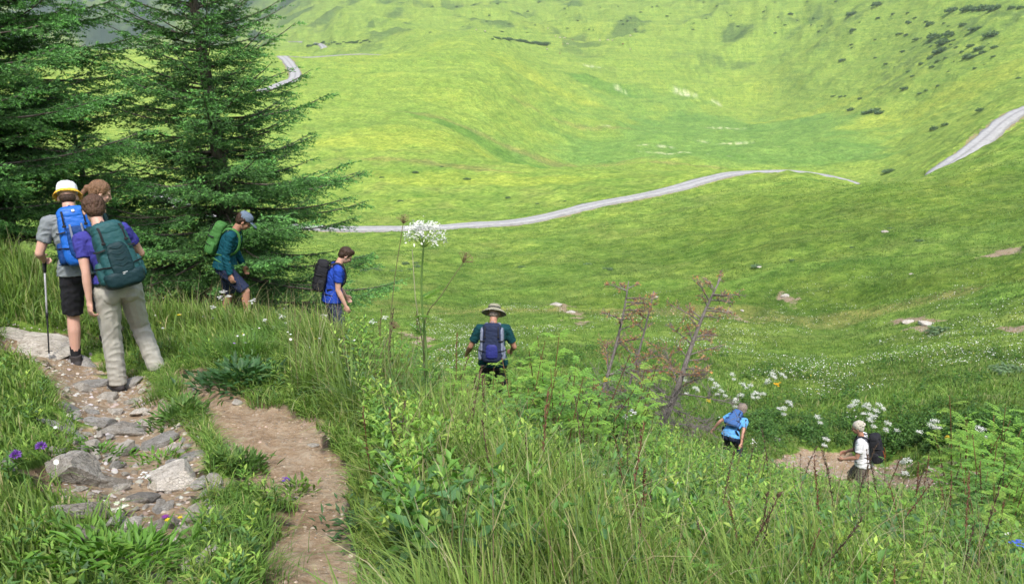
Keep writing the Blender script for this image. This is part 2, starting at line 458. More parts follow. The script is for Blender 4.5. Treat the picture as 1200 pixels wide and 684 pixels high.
m, nt = new_mat('meadow_ground')
geo = N(nt, 'ShaderNodeTexCoord').outputs['Object']
cov_n = N(nt, 'ShaderNodeAttribute', attribute_name='cover').outputs['Color']
bar_n = N(nt, 'ShaderNodeAttribute', attribute_name='bare').outputs['Fac']
sto_n = N(nt, 'ShaderNodeAttribute', attribute_name='stony').outputs['Fac']
nA = noise(nt, 7.0, 6, .7, geo); nB = noise(nt, 0.9, 5, .65, geo); nC = noise(nt, 0.16, 5, .65, geo); nD = noise(nt, 0.03, 5, .6, geo); nE = noise(nt, 0.38, 6, .75, geo)
var = math_(nt, 'ADD', math_(nt, 'MULTIPLY', nB, .5), math_(nt, 'MULTIPLY', nC, .5))
g1 = mixc(nt, mapr(nt, nB, .34, .66, 0, 1), (.58, .68, .55), (1.42, 1.28, 1.25))
g2 = mixc(nt, mapr(nt, nC, .33, .67, 0, 1), (.86, .90, .9), (1.14, 1.09, 1.0))
g3 = mixc(nt, mapr(nt, nA, .3, .7, 0, 1), (.7, .75, .7), (1.3, 1.25, 1.3))
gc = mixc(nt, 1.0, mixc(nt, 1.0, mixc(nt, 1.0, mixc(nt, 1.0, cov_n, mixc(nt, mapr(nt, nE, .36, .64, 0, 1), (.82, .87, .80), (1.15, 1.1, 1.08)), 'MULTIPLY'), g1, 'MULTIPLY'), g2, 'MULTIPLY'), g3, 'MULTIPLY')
# cattle treads following the contour lines
tm = N(nt, 'ShaderNodeMapping', inp={'Scale': (.022, .022, .42)}); L(nt, geo, tm.inputs[0]); nT = noise(nt, 1.0, 6, .68, tm.outputs[0], .3)
tm2 = N(nt, 'ShaderNodeMapping', inp={'Scale': (.10, .10, .9)}); L(nt, geo, tm2.inputs[0]); nT2 = noise(nt, 1.0, 5, .7, tm2.outputs[0], .4)
gc = mixc(nt, 1.0, gc, mixc(nt, mapr(nt, nT, .38, .62, 0, 1), (.82, .88, .86), (1.12, 1.07, 1.04)), 'MULTIPLY')
gc = mixc(nt, 1.0, gc, mixc(nt, mapr(nt, nT2, .36, .64, 0, 1), (.86, .90, .84), (1.12, 1.07, 1.07)), 'MULTIPLY')
# earth
eA = noise(nt, 22, 6, .7, geo); eB = noise(nt, 2.3, 4, .6, geo)
earth = ramp(nt, math_(nt, 'ADD', math_(nt, 'MULTIPLY', eA, .55), math_(nt, 'MULTIPLY', eB, .45)), [(.30, (.12, .078, .045)), (.46, (.27, .19, .118)), (.58, (.35, .275, .19)), (.75, (.44, .37, .275))])
vor = N(nt, 'ShaderNodeTexVoronoi', inp={'Scale': 34.0, 'Randomness': 1.0}); L(nt, geo, vor.inputs['Vector'])
peb = mapr(nt, vor.outputs['Distance'], .26, .14, 0, 1)
peb = math_(nt, 'MULTIPLY', peb, mapr(nt, N(nt, 'ShaderNodeSeparateColor').outputs[0], 0, 1, 1, 1))
sep = N(nt, 'ShaderNodeSeparateColor'); L(nt, vor.outputs['Color'], sep.inputs[0])
pebm = math_(nt, 'MULTIPLY', mapr(nt, vor.outputs['Distance'], .30, .16, 0, 1), mapr(nt, sep.outputs[0], .52, .6, 0, 1))
earth = mixc(nt, pebm, earth, mixc(nt, sep.outputs[1], (.22, .18, .14), (.42, .36, .29)))
# gravel of stony stretches
v2 = N(nt, 'ShaderNodeTexVoronoi', inp={'Scale': 15.0, 'Randomness': 1.0}); L(nt, geo, v2.inputs['Vector'])
s2 = N(nt, 'ShaderNodeSeparateColor'); L(nt, v2.outputs['Color'], s2.inputs[0])
grav = mixc(nt, s2.outputs[0], (.16, .13, .105), (.48, .44, .39))
earth = mixc(nt, math_(nt, 'MULTIPLY', sto_n, math_(nt, 'MULTIPLY', mapr(nt, v2.outputs['Distance'], .42, .2, 0, 1), mapr(nt, s2.outputs[1], .38, .46, 0, 1))), earth, grav)
col = mixc(nt, mapr(nt, math_(nt, 'ADD', bar_n, mapr(nt, nA, .3, .7, -.25, .25)), .35, .6, 0, 1), gc, earth)
hgt = math_(nt, 'ADD', math_(nt, 'MULTIPLY', math_(nt, 'SUBTRACT', nB, .5), .22), math_(nt, 'MULTIPLY', math_(nt, 'SUBTRACT', nA, .5), .05))
hgt = math_(nt, 'ADD', hgt, math_(nt, 'MULTIPLY', math_(nt, 'SUBTRACT', nC, .5), 1.0))
hgt = math_(nt, 'ADD', hgt, math_(nt, 'MULTIPLY', math_(nt, 'SUBTRACT', nD, .5), 5.0)); hgt = math_(nt, 'ADD', hgt, math_(nt, 'MULTIPLY', math_(nt, 'SUBTRACT', nE, .5), .7))
bh = math_(nt, 'ADD', math_(nt, 'MULTIPLY', math_(nt, 'SUBTRACT', eA, .5), .03), math_(nt, 'MULTIPLY', pebm, .008))
hm = N(nt, 'ShaderNodeMix', data_type='FLOAT'); L(nt, bar_n, hm.inputs[0]); L(nt, hgt, hm.inputs[2]); L(nt, bh, hm.inputs[3])
finish(nt, col, .95, hm.outputs[0], 0.85, 1.0, spec=.08)
M_GROUND = m
link('ground', gm, M_GROUND, kind='structure')

# ------------------------------------------------------------------ gravel roads
m, nt = new_mat('gravel_road')
geo = N(nt, 'ShaderNodeTexCoord').outputs['Object']
tr = N(nt, 'ShaderNodeAttribute', attribute_name='across').outputs['Fac']
a = noise(nt, 1.3, 6, .7, geo); b = noise(nt, 9, 5, .7, geo)
base = ramp(nt, math_(nt, 'ADD', math_(nt, 'MULTIPLY', a, .6), math_(nt, 'MULTIPLY', b, .4)), [(.3, (.24, .235, .225)), (.55, (.40, .395, .385)), (.75, (.52, .515, .50))])
# worn wheel tracks with a darker crown between
crown = mapr(nt, math_(nt, 'ABSOLUTE', math_(nt, 'SUBTRACT', tr, .5)), .02, .12, .72, 1)
edge = mapr(nt, math_(nt, 'ABSOLUTE', math_(nt, 'SUBTRACT', tr, .5)), .36, .5, 1, .7)
cm = math_(nt, 'MULTIPLY', crown, edge)
comb = N(nt, 'ShaderNodeCombineColor'); L(nt, cm, comb.inputs[0]); L(nt, cm, comb.inputs[1]); L(nt, cm, comb.inputs[2])
finish(nt, mixc(nt, 1.0, base, comb.outputs[0], 'MULTIPLY'), .95, b, .3, .05, spec=.1)
M_ROAD = m
for name, line, wid, zs, seg in road_strips:
    t = np.gradient(line, axis=0); t /= np.hypot(t[:, 0], t[:, 1])[:, None]
    nrm = np.stack([t[:, 1], -t[:, 0]], 1)
    wv = wid * (1 + 0.10 * fbm(seg / 14, seg * 0, 3, 5))
    offs = [(-.62, -1.6), (-.5, 0), (-.3, .05), (0, .08), (.3, .05), (.5, 0), (.62, -1.6)]
    V = []; A = []
    for o_, dz in offs:
        j = (fbm(seg / 5, seg * 0 + o_ * 9, 3, 9) * .35 if abs(o_) >= .5 else 0)
        V.append(np.stack([line[:, 0] + nrm[:, 0] * (wv * o_ + j), line[:, 1] + nrm[:, 1] * (wv * o_ + j), zs + dz * (1 if dz < 0 else 1)], 1)); A.append(np.full(len(line), min(max(o_ + .5, 0), 1)))
    k = len(line); V = np.concatenate(V); A = np.concatenate(A)
    I = np.arange(k * len(offs)).reshape(len(offs), k)
    F = np.stack([I[:-1, :-1], I[1:, :-1], I[1:, 1:], I[:-1, 1:]], -1).reshape(-1, 4)[:, ::-1]
    link(name, make_mesh(name, V, F, {'across': ('FLOAT', 'POINT', A)}, smooth=True), M_ROAD, kind='structure')
# ------------------------------------------------------------------ plant stuff
def plant_mat(name, transl=.35, rough=.55, spec=.25, tmul=(1.25, 1.35, .6)):
    m, nt = new_mat(name)
    geo = N(nt, 'ShaderNodeTexCoord').outputs['Object']
    a = N(nt, 'ShaderNodeAttribute', attribute_name='tint').outputs['Color']
    c = mixc(nt, 1.0, a, mixc(nt, noise(nt, 5, 3, .6, geo), (.7, .7, .7), (1.3, 1.3, 1.3)), 'MULTIPLY')
    t = mixc(nt, 1.0, c, tmul, 'MULTIPLY')
    finish(nt, c, rough, spec=spec, transl=transl, tcol=t)
    return m
M_GRASS = plant_mat('grass_blade', .35)
M_LEAF = plant_mat('green_leaf', .35, .5, .3)
M_PETAL = plant_mat('petal', .3, .6, .2, (1, 1, 1))
M_STALK = plant_mat('dry_stalk', .05, .8, .1, (1, 1, 1))

def col4(c, n=None):
    c = np.asarray(c, float)
    return np.concatenate([c, np.ones(c.shape[:-1] + (1,))], -1)

class Geo:
    """collects vertices, faces and a tint per vertex for one mesh"""
    def __init__(s): s.v = []; s.f3 = []; s.f4 = []; s.c = []; s.n = 0
    def add(s, v, c, f3=None, f4=None):
        v = np.asarray(v, float).reshape(-1, 3); c = np.broadcast_to(np.asarray(c, float), v.shape) if np.ndim(c) == 1 else np.asarray(c, float).reshape(-1, 3)
        if f3 is not None and len(f3): s.f3.append(np.asarray(f3) + s.n)
        if f4 is not None and len(f4): s.f4.append(np.asarray(f4) + s.n)
        s.v.append(v); s.c.append(c); s.n += len(v)
    def mesh(s, name, smooth=False):
        fs = []
        if s.f4: fs.append(np.concatenate(s.f4))
        if s.f3: fs.append(np.concatenate(s.f3))
        return make_mesh(name, np.concatenate(s.v), fs, {'tint': ('FLOAT_COLOR', 'POINT', col4(np.concatenate(s.c)))}, smooth)

def blades(G, base, h, w, ang, bend, col, S=3, tipcol=None, sidew=None, twist=None):
    n = len(base)
    d = np.stack([np.cos(ang), np.sin(ang), 0 * ang], 1)
    sa = ang + np.pi / 2 + (RNG.uniform(-.9, .9, n) if twist is None else twist)
    side = np.stack([np.cos(sa), np.sin(sa), 0 * sa], 1)
    V = []; C = []
    tipcol = col if tipcol is None else tipcol
    for k in range(S + 1):
        t = k / S
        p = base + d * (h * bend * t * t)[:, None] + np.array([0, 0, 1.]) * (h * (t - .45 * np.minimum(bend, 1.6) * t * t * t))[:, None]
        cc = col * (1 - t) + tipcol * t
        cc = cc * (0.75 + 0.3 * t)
        if k < S:
            ww = (w * (1 - t ** 2 * .8) * .5)[:, None]
            V += [p - side * ww, p + side * ww]; C += [cc, cc]
        else: V += [p]; C += [cc]
    V = np.stack(V, 1); C = np.stack(C, 1); m = V.shape[1]
    b = np.arange(n) * m
    f4 = [np.stack([b + 2 * k, b + 2 * k + 1, b + 2 * k + 3, b + 2 * k + 2], 1) for k in range(S - 1)]
    f3 = np.stack([b + 2 * S - 2, b + 2 * S - 1, b + 2 * S], 1)
    G.add(V, C.reshape(-1, 3), f3, np.concatenate(f4) if f4 else None)

def leaves(G, p, d, up, ln, wd, col, fold=.25):
    """leaf: four-cornered blade folded along its midrib; p base, d direction, up"""
    side = np.cross(d, up); side /= np.linalg.norm(side, axis=1)[:, None] + 1e-9
    nrm = np.cross(side, d)
    a = p; m = p + d * (ln * .45)[:, None]; tip = p + d * ln[:, None] - nrm * (ln * .12)[:, None]
    l = m - side * (wd * .5)[:, None] + nrm * (wd * fold)[:, None]; r = m + side * (wd * .5)[:, None] + nrm * (wd * fold)[:, None]
    V = np.stack([a, l, tip, r], 1); n = len(p); b = np.arange(n) * 4
    C = np.repeat(col[:, None, :], 4, 1)
    G.add(V, C.reshape(-1, 3), np.concatenate([np.stack([b, b + 1, b + 2], 1), np.stack([b, b + 2, b + 3], 1)]))

def pick(cols, n, wts=None, jit=.18):
    cols = np.array(cols); i = RNG.choice(len(cols), n, p=None if wts is None else np.array(wts) / sum(wts))
    return cols[i] * (1 + RNG.uniform(-jit, jit, (n, 1))) * (1 + RNG.uniform(-.06, .06, (n, 3)))

_bareM = bare
def sample_bare(x, y): return _bil(RS, AZ, _bareM, np.hypot(x, y), np.arctan2(x, y))

def scatter(n, r0, r1, a0, a1, pw=0.0):
    u = RNG.uniform(0, 1, n)
    if pw: r = (r0 ** pw + u * (r1 ** pw - r0 ** pw)) ** (1 / pw)
    else: r = r0 * (r1 / r0) ** u
    a = R(1) * RNG.uniform(a0, a1, n)
    return r * np.sin(a), r * np.cos(a)

G1 = [(.145,.26,.048),(.185,.31,.055),(.105,.20,.042),(.23,.33,.07),(.28,.34,.10),(.42,.39,.20)]
def left_bank(x, y):
    """1 on the short-grassed bank left of the trail, 0 on the tall slope"""
    a = np.degrees(np.arctan2(x, y)); r = np.hypot(x, y)
    return sstep(-15, -19, a - 0 * r) * sstep(9.5, 8.0, r)

# --- tall grass close by
gr = Geo()
x, y = scatter(150000, 1.6, 10.5, -42, 44, .55)
kk = (sample_bare(x, y) + RNG.uniform(-.2, .2, len(x)) < .42)
clump = pnoise(x * 1.6, y * 1.6, 301); cl2 = pnoise(x * .5, y * .5, 302)
kk &= (RNG.uniform(0, 1, len(x)) < .55 + .6 * clump + .3)
x, y, clump, cl2 = x[kk], y[kk], clump[kk], cl2[kk]; n = len(x); z = ground(x, y) - .01
lb = left_bank(x, y); rr = np.hypot(x, y)
h = RNG.uniform(.16, .46, n) * (1 + .45 * clump + .25 * cl2) * (1 - .5 * lb) * (1 + .35 * sstep(R(-12), R(-4), np.arctan2(x, y)) * (1 - lb))
rt = sstep(R(2), R(12), np.arctan2(x, y)) * sstep(3.0, 4.5, rr); h *= 1 - .35 * rt
# the grass is short beside the trail
h *= np.clip(1.1 - .8 * sstep(.0, .3, sample_bare(x, y)), .3, 1.1)
dp_ = np.minimum(sd_poly(x, y, PATH), sd_poly(x, y, GULLY) + .1 * 0); h *= .45 + .55 * sstep(.02, .5, dp_); h *= 1 - .35 * lb
col = pick(G1, n, [5, 5, 4, 3, 1.5, .8]); tip = col * .8 + np.array([.22, .22, .08]) * .2 * (1 + RNG.uniform(-.5, 1, (n, 1)))
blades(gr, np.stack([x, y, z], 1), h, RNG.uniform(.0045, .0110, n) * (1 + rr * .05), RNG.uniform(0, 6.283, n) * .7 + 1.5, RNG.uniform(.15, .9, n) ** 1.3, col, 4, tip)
# tussocks: fountains of longer blades
tx, ty = scatter(420, 1.9, 8.5, -30, 42, .4); kk = (sample_bare(tx, ty) < .2) & (left_bank(tx, ty) < .5) & (np.minimum(sd_poly(tx, ty, PATH), sd_poly(tx, ty, GULLY)) > .22); tx, ty = tx[kk], ty[kk]
m_ = 46; px_ = np.repeat(tx, m_) + RNG.normal(0, .045, len(tx) * m_); py_ = np.repeat(ty, m_) + RNG.normal(0, .045, len(tx) * m_)
n = len(px_); ts = np.repeat(RNG.uniform(.75, 1.25, len(tx)), m_); tc = np.repeat(pick([(.13,.245,.045),(.17,.29,.055),(.22,.30,.08),(.09,.18,.06)], len(tx)), m_, 0)
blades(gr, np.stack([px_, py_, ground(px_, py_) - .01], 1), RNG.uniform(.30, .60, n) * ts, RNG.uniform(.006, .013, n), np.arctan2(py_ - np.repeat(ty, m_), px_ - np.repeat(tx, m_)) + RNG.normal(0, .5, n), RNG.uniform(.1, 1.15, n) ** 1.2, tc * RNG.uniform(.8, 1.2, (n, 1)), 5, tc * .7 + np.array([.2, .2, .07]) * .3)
# short grass hanging over the edge of the worn earth
def rim(P_, n, out):
    Q = np.concatenate([P_, P_[:1]]); sg = np.hypot(*np.diff(Q, axis=0).T); cs = np.concatenate([[0], np.cumsum(sg)]); u = RNG.uniform(0, cs[-1], n)
    return np.interp(u, cs, Q[:, 0]) + RNG.normal(0, out, n), np.interp(u, cs, Q[:, 1]) + RNG.normal(0, out, n)
for P_, o_ in ((PATH, GULLY), (GULLY, PATH)):
    x, y = rim(P_, 9000, .085); kk = (sd_poly(x, y, P_) > -.03) & (sd_poly(x, y, o_) > -.02) & (pnoise(x * 3, y * 3, 15) > -.25) & (np.hypot(x, y) > 1.9); x, y = x[kk], y[kk]; n = len(x)
    col = pick(G1, n, [5, 5, 4, 3, 1.5, .8]); blades(gr, np.stack([x, y, ground(x, y) - .01], 1), RNG.uniform(.06, .17, n), RNG.uniform(.004, .009, n), RNG.uniform(0, 6.28, n), RNG.uniform(.3, 1.4, n), col, 3, col)
# straw: thin dead blades and flowering grass culms
x, y = scatter(5200, 2.0, 12, -34, 42, .6); kk = (sample_bare(x, y) < .25) & (left_bank(x, y) < .6) & (sd_poly(x, y, PATH) > .2) & (sd_poly(x, y, GULLY) > .2); x, y = x[kk], y[kk]; n = len(x)
c = pick([(.36,.31,.17),(.27,.24,.13),(.22,.15,.10),(.42,.38,.25)], n)
blades(gr, np.stack([x, y, ground(x, y)], 1), RNG.uniform(.4, .85, n), RNG.uniform(.003, .006, n), RNG.uniform(0, 6.28, n), RNG.uniform(.05, .75, n), c, 4)
link('grass', gr.mesh('grass'), M_GRASS, kind='stuff', label='tall green grass growing over the slope beside the trail')

# --- meadow turf further down
gf = Geo()
x, y = scatter(210000, 9, 34, -40, 42, .2); kk = (sample_bare(x, y) + RNG.uniform(-.25, .25, len(x)) < .4); x, y = x[kk], y[kk]; n = len(x); rr = np.hypot(x, y)
cl = pnoise(x * .8, y * .8, 311); cm_ = pnoise(x * .25, y * .25, 312)
h = RNG.uniform(.10, .30, n) * (1 + .5 * cl) * (1 + .35 * cm_) * np.clip(1.3 - rr * .018, .6, 1.2)
col = pick(G1, n, [4, 5, 4, 3, 2, .9]) * (1 + .35 * cm_[:, None]); 
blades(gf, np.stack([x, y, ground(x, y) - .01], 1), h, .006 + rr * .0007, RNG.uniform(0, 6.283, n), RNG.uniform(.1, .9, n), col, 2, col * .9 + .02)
x, y = scatter(230000, 30, 150, -38, 40, -.1); kk = (sample_bare(x, y) + RNG.uniform(-.25, .25, len(x)) < .4) & (RNG.uniform(0, 1, len(x)) < .75 + .6 * pnoise(x * .2, y * .2, 313)); x, y = x[kk], y[kk]; n = len(x); rr = np.hypot(x, y)
cm_ = pnoise(x * .12, y * .12, 314)
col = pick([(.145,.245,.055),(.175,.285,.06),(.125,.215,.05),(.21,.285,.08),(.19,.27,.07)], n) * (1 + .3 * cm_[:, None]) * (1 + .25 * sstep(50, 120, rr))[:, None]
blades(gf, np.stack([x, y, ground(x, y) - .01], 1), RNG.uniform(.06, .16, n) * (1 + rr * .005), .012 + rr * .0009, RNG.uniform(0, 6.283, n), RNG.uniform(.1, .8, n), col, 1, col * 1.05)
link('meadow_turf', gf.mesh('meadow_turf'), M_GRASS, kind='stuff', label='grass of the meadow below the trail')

# --- herbs: leafy stems standing in the grass
def herbs(G, x, y, ht, nl, ll, lw, col, spread=.5, stemc=(.09,.12,.03), up0=.35):
    n = len(x); z = ground(x, y)
    an = RNG.uniform(0, 6.28, n); be = RNG.uniform(.0, .35, n)
    blades(G, np.stack([x, y, z], 1), ht, np.full(n, .006), an, be, np.broadcast_to(np.array(stemc), (n, 3)) * RNG.uniform(.7, 1.3, (n, 1)), 3)
    t = np.repeat(np.linspace(.12, 1, nl)[None], n, 0) + RNG.uniform(-.03, .03, (n, nl))
    ph = np.arange(nl)[None] * 2.4 + RNG.uniform(0, 6.28, (n, 1)) + RNG.uniform(-.4, .4, (n, nl))
    H = ht[:, None]
    bx = x[:, None] + np.cos(an)[:, None] * H * be[:, None] * t * t; by = y[:, None] + np.sin(an)[:, None] * H * be[:, None] * t * t
    bz = z[:, None] + H * (t - .45 * be[:, None] * t ** 3)
    el = up0 + (t - .5) * .9 + RNG.uniform(-.3, .3, (n, nl))
    d = np.stack([np.cos(ph) * np.cos(el), np.sin(ph) * np.cos(el), np.sin(el)], -1).reshape(-1, 3)
    p = np.stack([bx, by, bz], -1).reshape(-1, 3)
    sz = (1.15 - .65 * t) * RNG.uniform(.7, 1.25, (n, nl))
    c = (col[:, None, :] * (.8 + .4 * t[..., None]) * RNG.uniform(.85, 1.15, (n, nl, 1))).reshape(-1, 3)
    upv = np.zeros_like(d); upv[:, 2] = 1; upv[:, :2] = RNG.normal(0, .25, (len(d), 2))
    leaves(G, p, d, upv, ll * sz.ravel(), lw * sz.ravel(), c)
HC = [(.135,.27,.045),(.20,.335,.06),(.10,.21,.055),(.29,.40,.08),(.09,.175,.065)]
hb = Geo()
# patches of different herbs
x, y = scatter(15000, 2.6, 13, -13, 43, .6); f = pnoise(x * .7, y * .7, 321) + .45 * sstep(-5, 15, np.degrees(np.arctan2(x, y)))
kk = (sample_bare(x, y) < .12) & (f > -.15) & (np.degrees(np.arctan2(x, y)) > -13 + 3 * pnoise(x, y, 5)) & (sd_poly(x, y, PATH) > .12); x, y = x[kk], y[kk]; n = len(x)
herbs(hb, x, y, RNG.uniform(.20, .58, n) * (1 + .4 * pnoise(x * .9, y * .9, 9)) * (1 - .22 * sstep(18, 26, np.degrees(np.arctan2(x, y)))), 15, .085, .032, pick(HC, n, [4, 5, 2, 3, 1]))
x, y = scatter(4600, 2.4, 15, -10, 43, .5); f = pnoise(x * .6, y * .6, 331)
kk = (sample_bare(x, y) < .12) & (f > .05); x, y = x[kk], y[kk]; n = len(x)
herbs(hb, x, y, RNG.uniform(.25, .55, n), 9, .13, .055, pick([(.09,.20,.045),(.13,.26,.05),(.075,.165,.06)], n))
# low broad leaves on the left bank and at the trail edge
x, y = scatter(1500, 2.0, 11, -40, -10, .5); kk = (sample_bare(x, y) < .4) & (pnoise(x * 1.1, y * 1.1, 341) > .0); x, y = x[kk], y[kk]; n = len(x)
herbs(hb, x, y, RNG.uniform(.07, .2, n), 9, .058, .02, pick(HC, n), up0=.6)
# meadow herbs seen from above in the distance
x, y = scatter(9000, 12, 34, -12, 42, .2); kk = (sample_bare(x, y) < .2) & (pnoise(x * .4, y * .4, 351) > .12); x, y = x[kk], y[kk]; n = len(x)
herbs(hb, x, y, RNG.uniform(.15, .42, n), 7, .14, .065, pick([(.06,.14,.03),(.08,.18,.03),(.12,.22,.035)], n))
# dark leafy border above the lower trail
for q in [((885,508),(1000,500)),((1010,505),(1130,525)),((1130,510),(1200,515)),((930,505),(900,490)),((1040,500),(1190,515))]:
    a_, b_ = hit(*q[0], 13, 60), hit(*q[1], 13, 60); t = RNG.uniform(0, 1, 420)
    x = a_[0] + (b_[0] - a_[0]) * t + RNG.normal(0, .5, 420); y = a_[1] + (b_[1] - a_[1]) * t + RNG.normal(0, .6, 420)
    kk = (sample_bare(x, y) < .05) & (pnoise(x * .9, y * .9, 77) > -.1); x, y = x[kk], y[kk]; n = len(x)
    herbs(hb, x, y, RNG.uniform(.18, .42, n), 8, .14, .065, pick([(.055,.13,.03),(.075,.165,.035),(.10,.2,.04)], n))
link('herb_cover', hb.mesh('herb_cover'), M_LEAF, kind='stuff', label='leafy herbs growing through the grass of the slope')

# --- small white and yellow meadow flowers
fl = Geo()
def petals(G, x, y, z, rad, col, k=6):
    n = len(x); a = np.arange(k) / k * 6.283
    tx = RNG.normal(0, .35, n); ty = RNG.normal(0, .35, n)
    rad = np.broadcast_to(rad, (n,))
    vx = x[:, None] + rad[:, None] * np.cos(a); vy = y[:, None] + rad[:, None] * np.sin(a)
    vz = z[:, None] + rad[:, None] * (np.cos(a) * tx[:, None] + np.sin(a) * ty[:, None])
    V = np.stack([vx, vy, vz], -1); b = (np.arange(n) * k)[:, None]
    c = np.repeat(col[:, None, :], k, 1)
    f = [np.concatenate([b, b + j, b + j + 1], 1) for j in range(1, k - 1)]
    G.add(V, c.reshape(-1, 3), np.concatenate(f))
x, y = scatter(26000, 14, 62, -8, 41, .1)
f = fbm(x * .12, y * .12, 3, 361); kk = (sample_bare(x, y) < .3) & (f + .25 * pnoise(x * .9, y * .9, 3) + .35 * sstep(20, 34, np.hypot(x, y)) - .5 * sstep(48, 60, np.hypot(x, y)) > .33); x, y = x[kk], y[kk]; n = len(x)
petals(fl, x, y, ground(x, y) + RNG.uniform(.12, .32, n), RNG.uniform(.012, .026, n), pick([(.72,.72,.66),(.6,.62,.52),(.6,.5,.08)], n, [8, 3, .5]))
x, y = scatter(1200, 3, 14, -34, 42, .6); kk = (sample_bare(x, y) < .2) & (pnoise(x * .7, y * .7, 371) > .1); x, y = x[kk], y[kk]; n = len(x)
petals(fl, x, y, ground(x, y) + RNG.uniform(.2, .42, n), RNG.uniform(.007, .013, n), pick([(.75,.75,.7),(.7,.55,.06),(.35,.2,.5)], n, [7, 2, .4]))
link('meadow_flowers', fl.mesh('meadow_flowers'), M_PETAL, kind='stuff', label='tiny white and yellow flowers sprinkled over the meadow')
# ------------------------------------------------------------------ bark and needles
def bark_mat(name, dark, light, sc_=18):
    m, nt = new_mat(name)
    geo = N(nt, 'ShaderNodeTexCoord').outputs['Object']
    mp = N(nt, 'ShaderNodeMapping', inp={'Scale': (1, 1, .35)}); L(nt, geo, mp.inputs[0])
    n1_ = noise(nt, sc_, 6, .75, mp.outputs[0]); n2_ = noise(nt, sc_ * .2, 3, .6, geo)
    c = ramp(nt, math_(nt, 'ADD', math_(nt, 'MULTIPLY', n1_, .7), math_(nt, 'MULTIPLY', n2_, .3)), [(.35, dark), (.65, light)])
    finish(nt, c, .95, n1_, .8, .03, spec=.1)
    return m
M_BARK = bark_mat('spruce_bark', (.06, .048, .038), (.22, .19, .165))
M_DEADWOOD = bark_mat('dead_wood', (.10, .085, .075), (.30, .27, .25), 40)
M_NEEDLE = plant_mat('needles', .18, .55, .25, (1.1, 1.3, .6))
M_RUST = plant_mat('rusty_needles', .15, .8, .1, (1.1, .8, .6))

def tube(G, P, rad, col=(1, 1, 1), k=6, cap=True):
    """a limb along the points P with a radius per point"""
    P = np.asarray(P, float); n = len(P); rad = np.broadcast_to(rad, (n,))
    T = np.gradient(P, axis=0); T /= np.linalg.norm(T, axis=1)[:, None] + 1e-9
    ref = np.array([0, 0, 1.]) if abs(T[0, 2]) < .8 else np.array([1., 0, 0])
    A = np.cross(T, ref); A /= np.linalg.norm(A, axis=1)[:, None] + 1e-9; B = np.cross(T, A)
    a = np.arange(k) / k * 2 * np.pi
    V = P[:, None] + (A[:, None] * np.cos(a)[None, :, None] + B[:, None] * np.sin(a)[None, :, None]) * rad[:, None, None]
    I = np.arange(n * k).reshape(n, k); J = np.roll(I, -1, 1)
    F = np.stack([I[:-1], J[:-1], J[1:], I[1:]], -1).reshape(-1, 4)
    V = V.reshape(-1, 3); f3 = []
    if cap:
        V = np.concatenate([V, P[:1], P[-1:]]); c0 = n * k; c1 = n * k + 1
        f3 = [np.stack([J[0], I[0], np.full(k, c0)], 1), np.stack([I[-1], J[-1], np.full(k, c1)], 1)]
        f3 = np.concatenate(f3)
    G.add(V, np.asarray(col, float), f3 if cap else None, F)

def needle_twigs(G, p0, d, ln, col, rng, step=.028, nl=.034, nw=.011, per=3, droop=.12):
    """needle tufts along many twigs at once: p0 (n,3) start, d (n,3) direction, ln (n) length"""
    m = max(2, int(ln.max() / step)); t = (np.arange(m) + .5) / m
    n = len(p0)
    keep = np.ones((n, m), bool)
    cnt = np.maximum(2, (ln / step)).astype(int)
    tt = t[None] * 1.0
    sel = rng.uniform(0, 1, (n, m)) < (cnt / m)[:, None]
    i, j = np.nonzero(sel)
    i = np.repeat(i, per); j = np.repeat(j, per); q = len(i)
    T = t[j] * ln[i]
    P = p0[i] + d[i] * T[:, None]; P[:, 2] -= droop * T * T / (ln[i] + 1e-6)
    up = np.zeros((q, 3)); up[:, 2] = 1
    s = np.cross(d[i], up); s /= np.linalg.norm(s, axis=1)[:, None] + 1e-9
    u2 = np.cross(s, d[i])
    a = rng.uniform(-2.6, 2.6, q) + np.pi / 2
    out = s * np.cos(a)[:, None] + u2 * np.sin(a)[:, None]
    nd = d[i] * rng.uniform(.6, 1.0, (q, 1)) + out * .75; nd /= np.linalg.norm(nd, axis=1)[:, None]
    w = np.cross(nd, rng.normal(0, 1, (q, 3))); w /= np.linalg.norm(w, axis=1)[:, None] + 1e-9
    l = nl * rng.uniform(.8, 1.35, q); ww = nw * rng.uniform(.7, 1.3, q)
    V = np.stack([P - w * ww[:, None] * .5, P + w * ww[:, None] * .5, P + nd * l[:, None]], 1)
    tipn = (t[j] > .72)
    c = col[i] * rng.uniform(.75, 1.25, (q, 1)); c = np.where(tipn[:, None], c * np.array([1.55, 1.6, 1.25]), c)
    b = np.arange(q) * 3
    G.add(V, np.repeat(c[:, None], 3, 1).reshape(-1, 3), np.stack([b, b + 1, b + 2], 1))

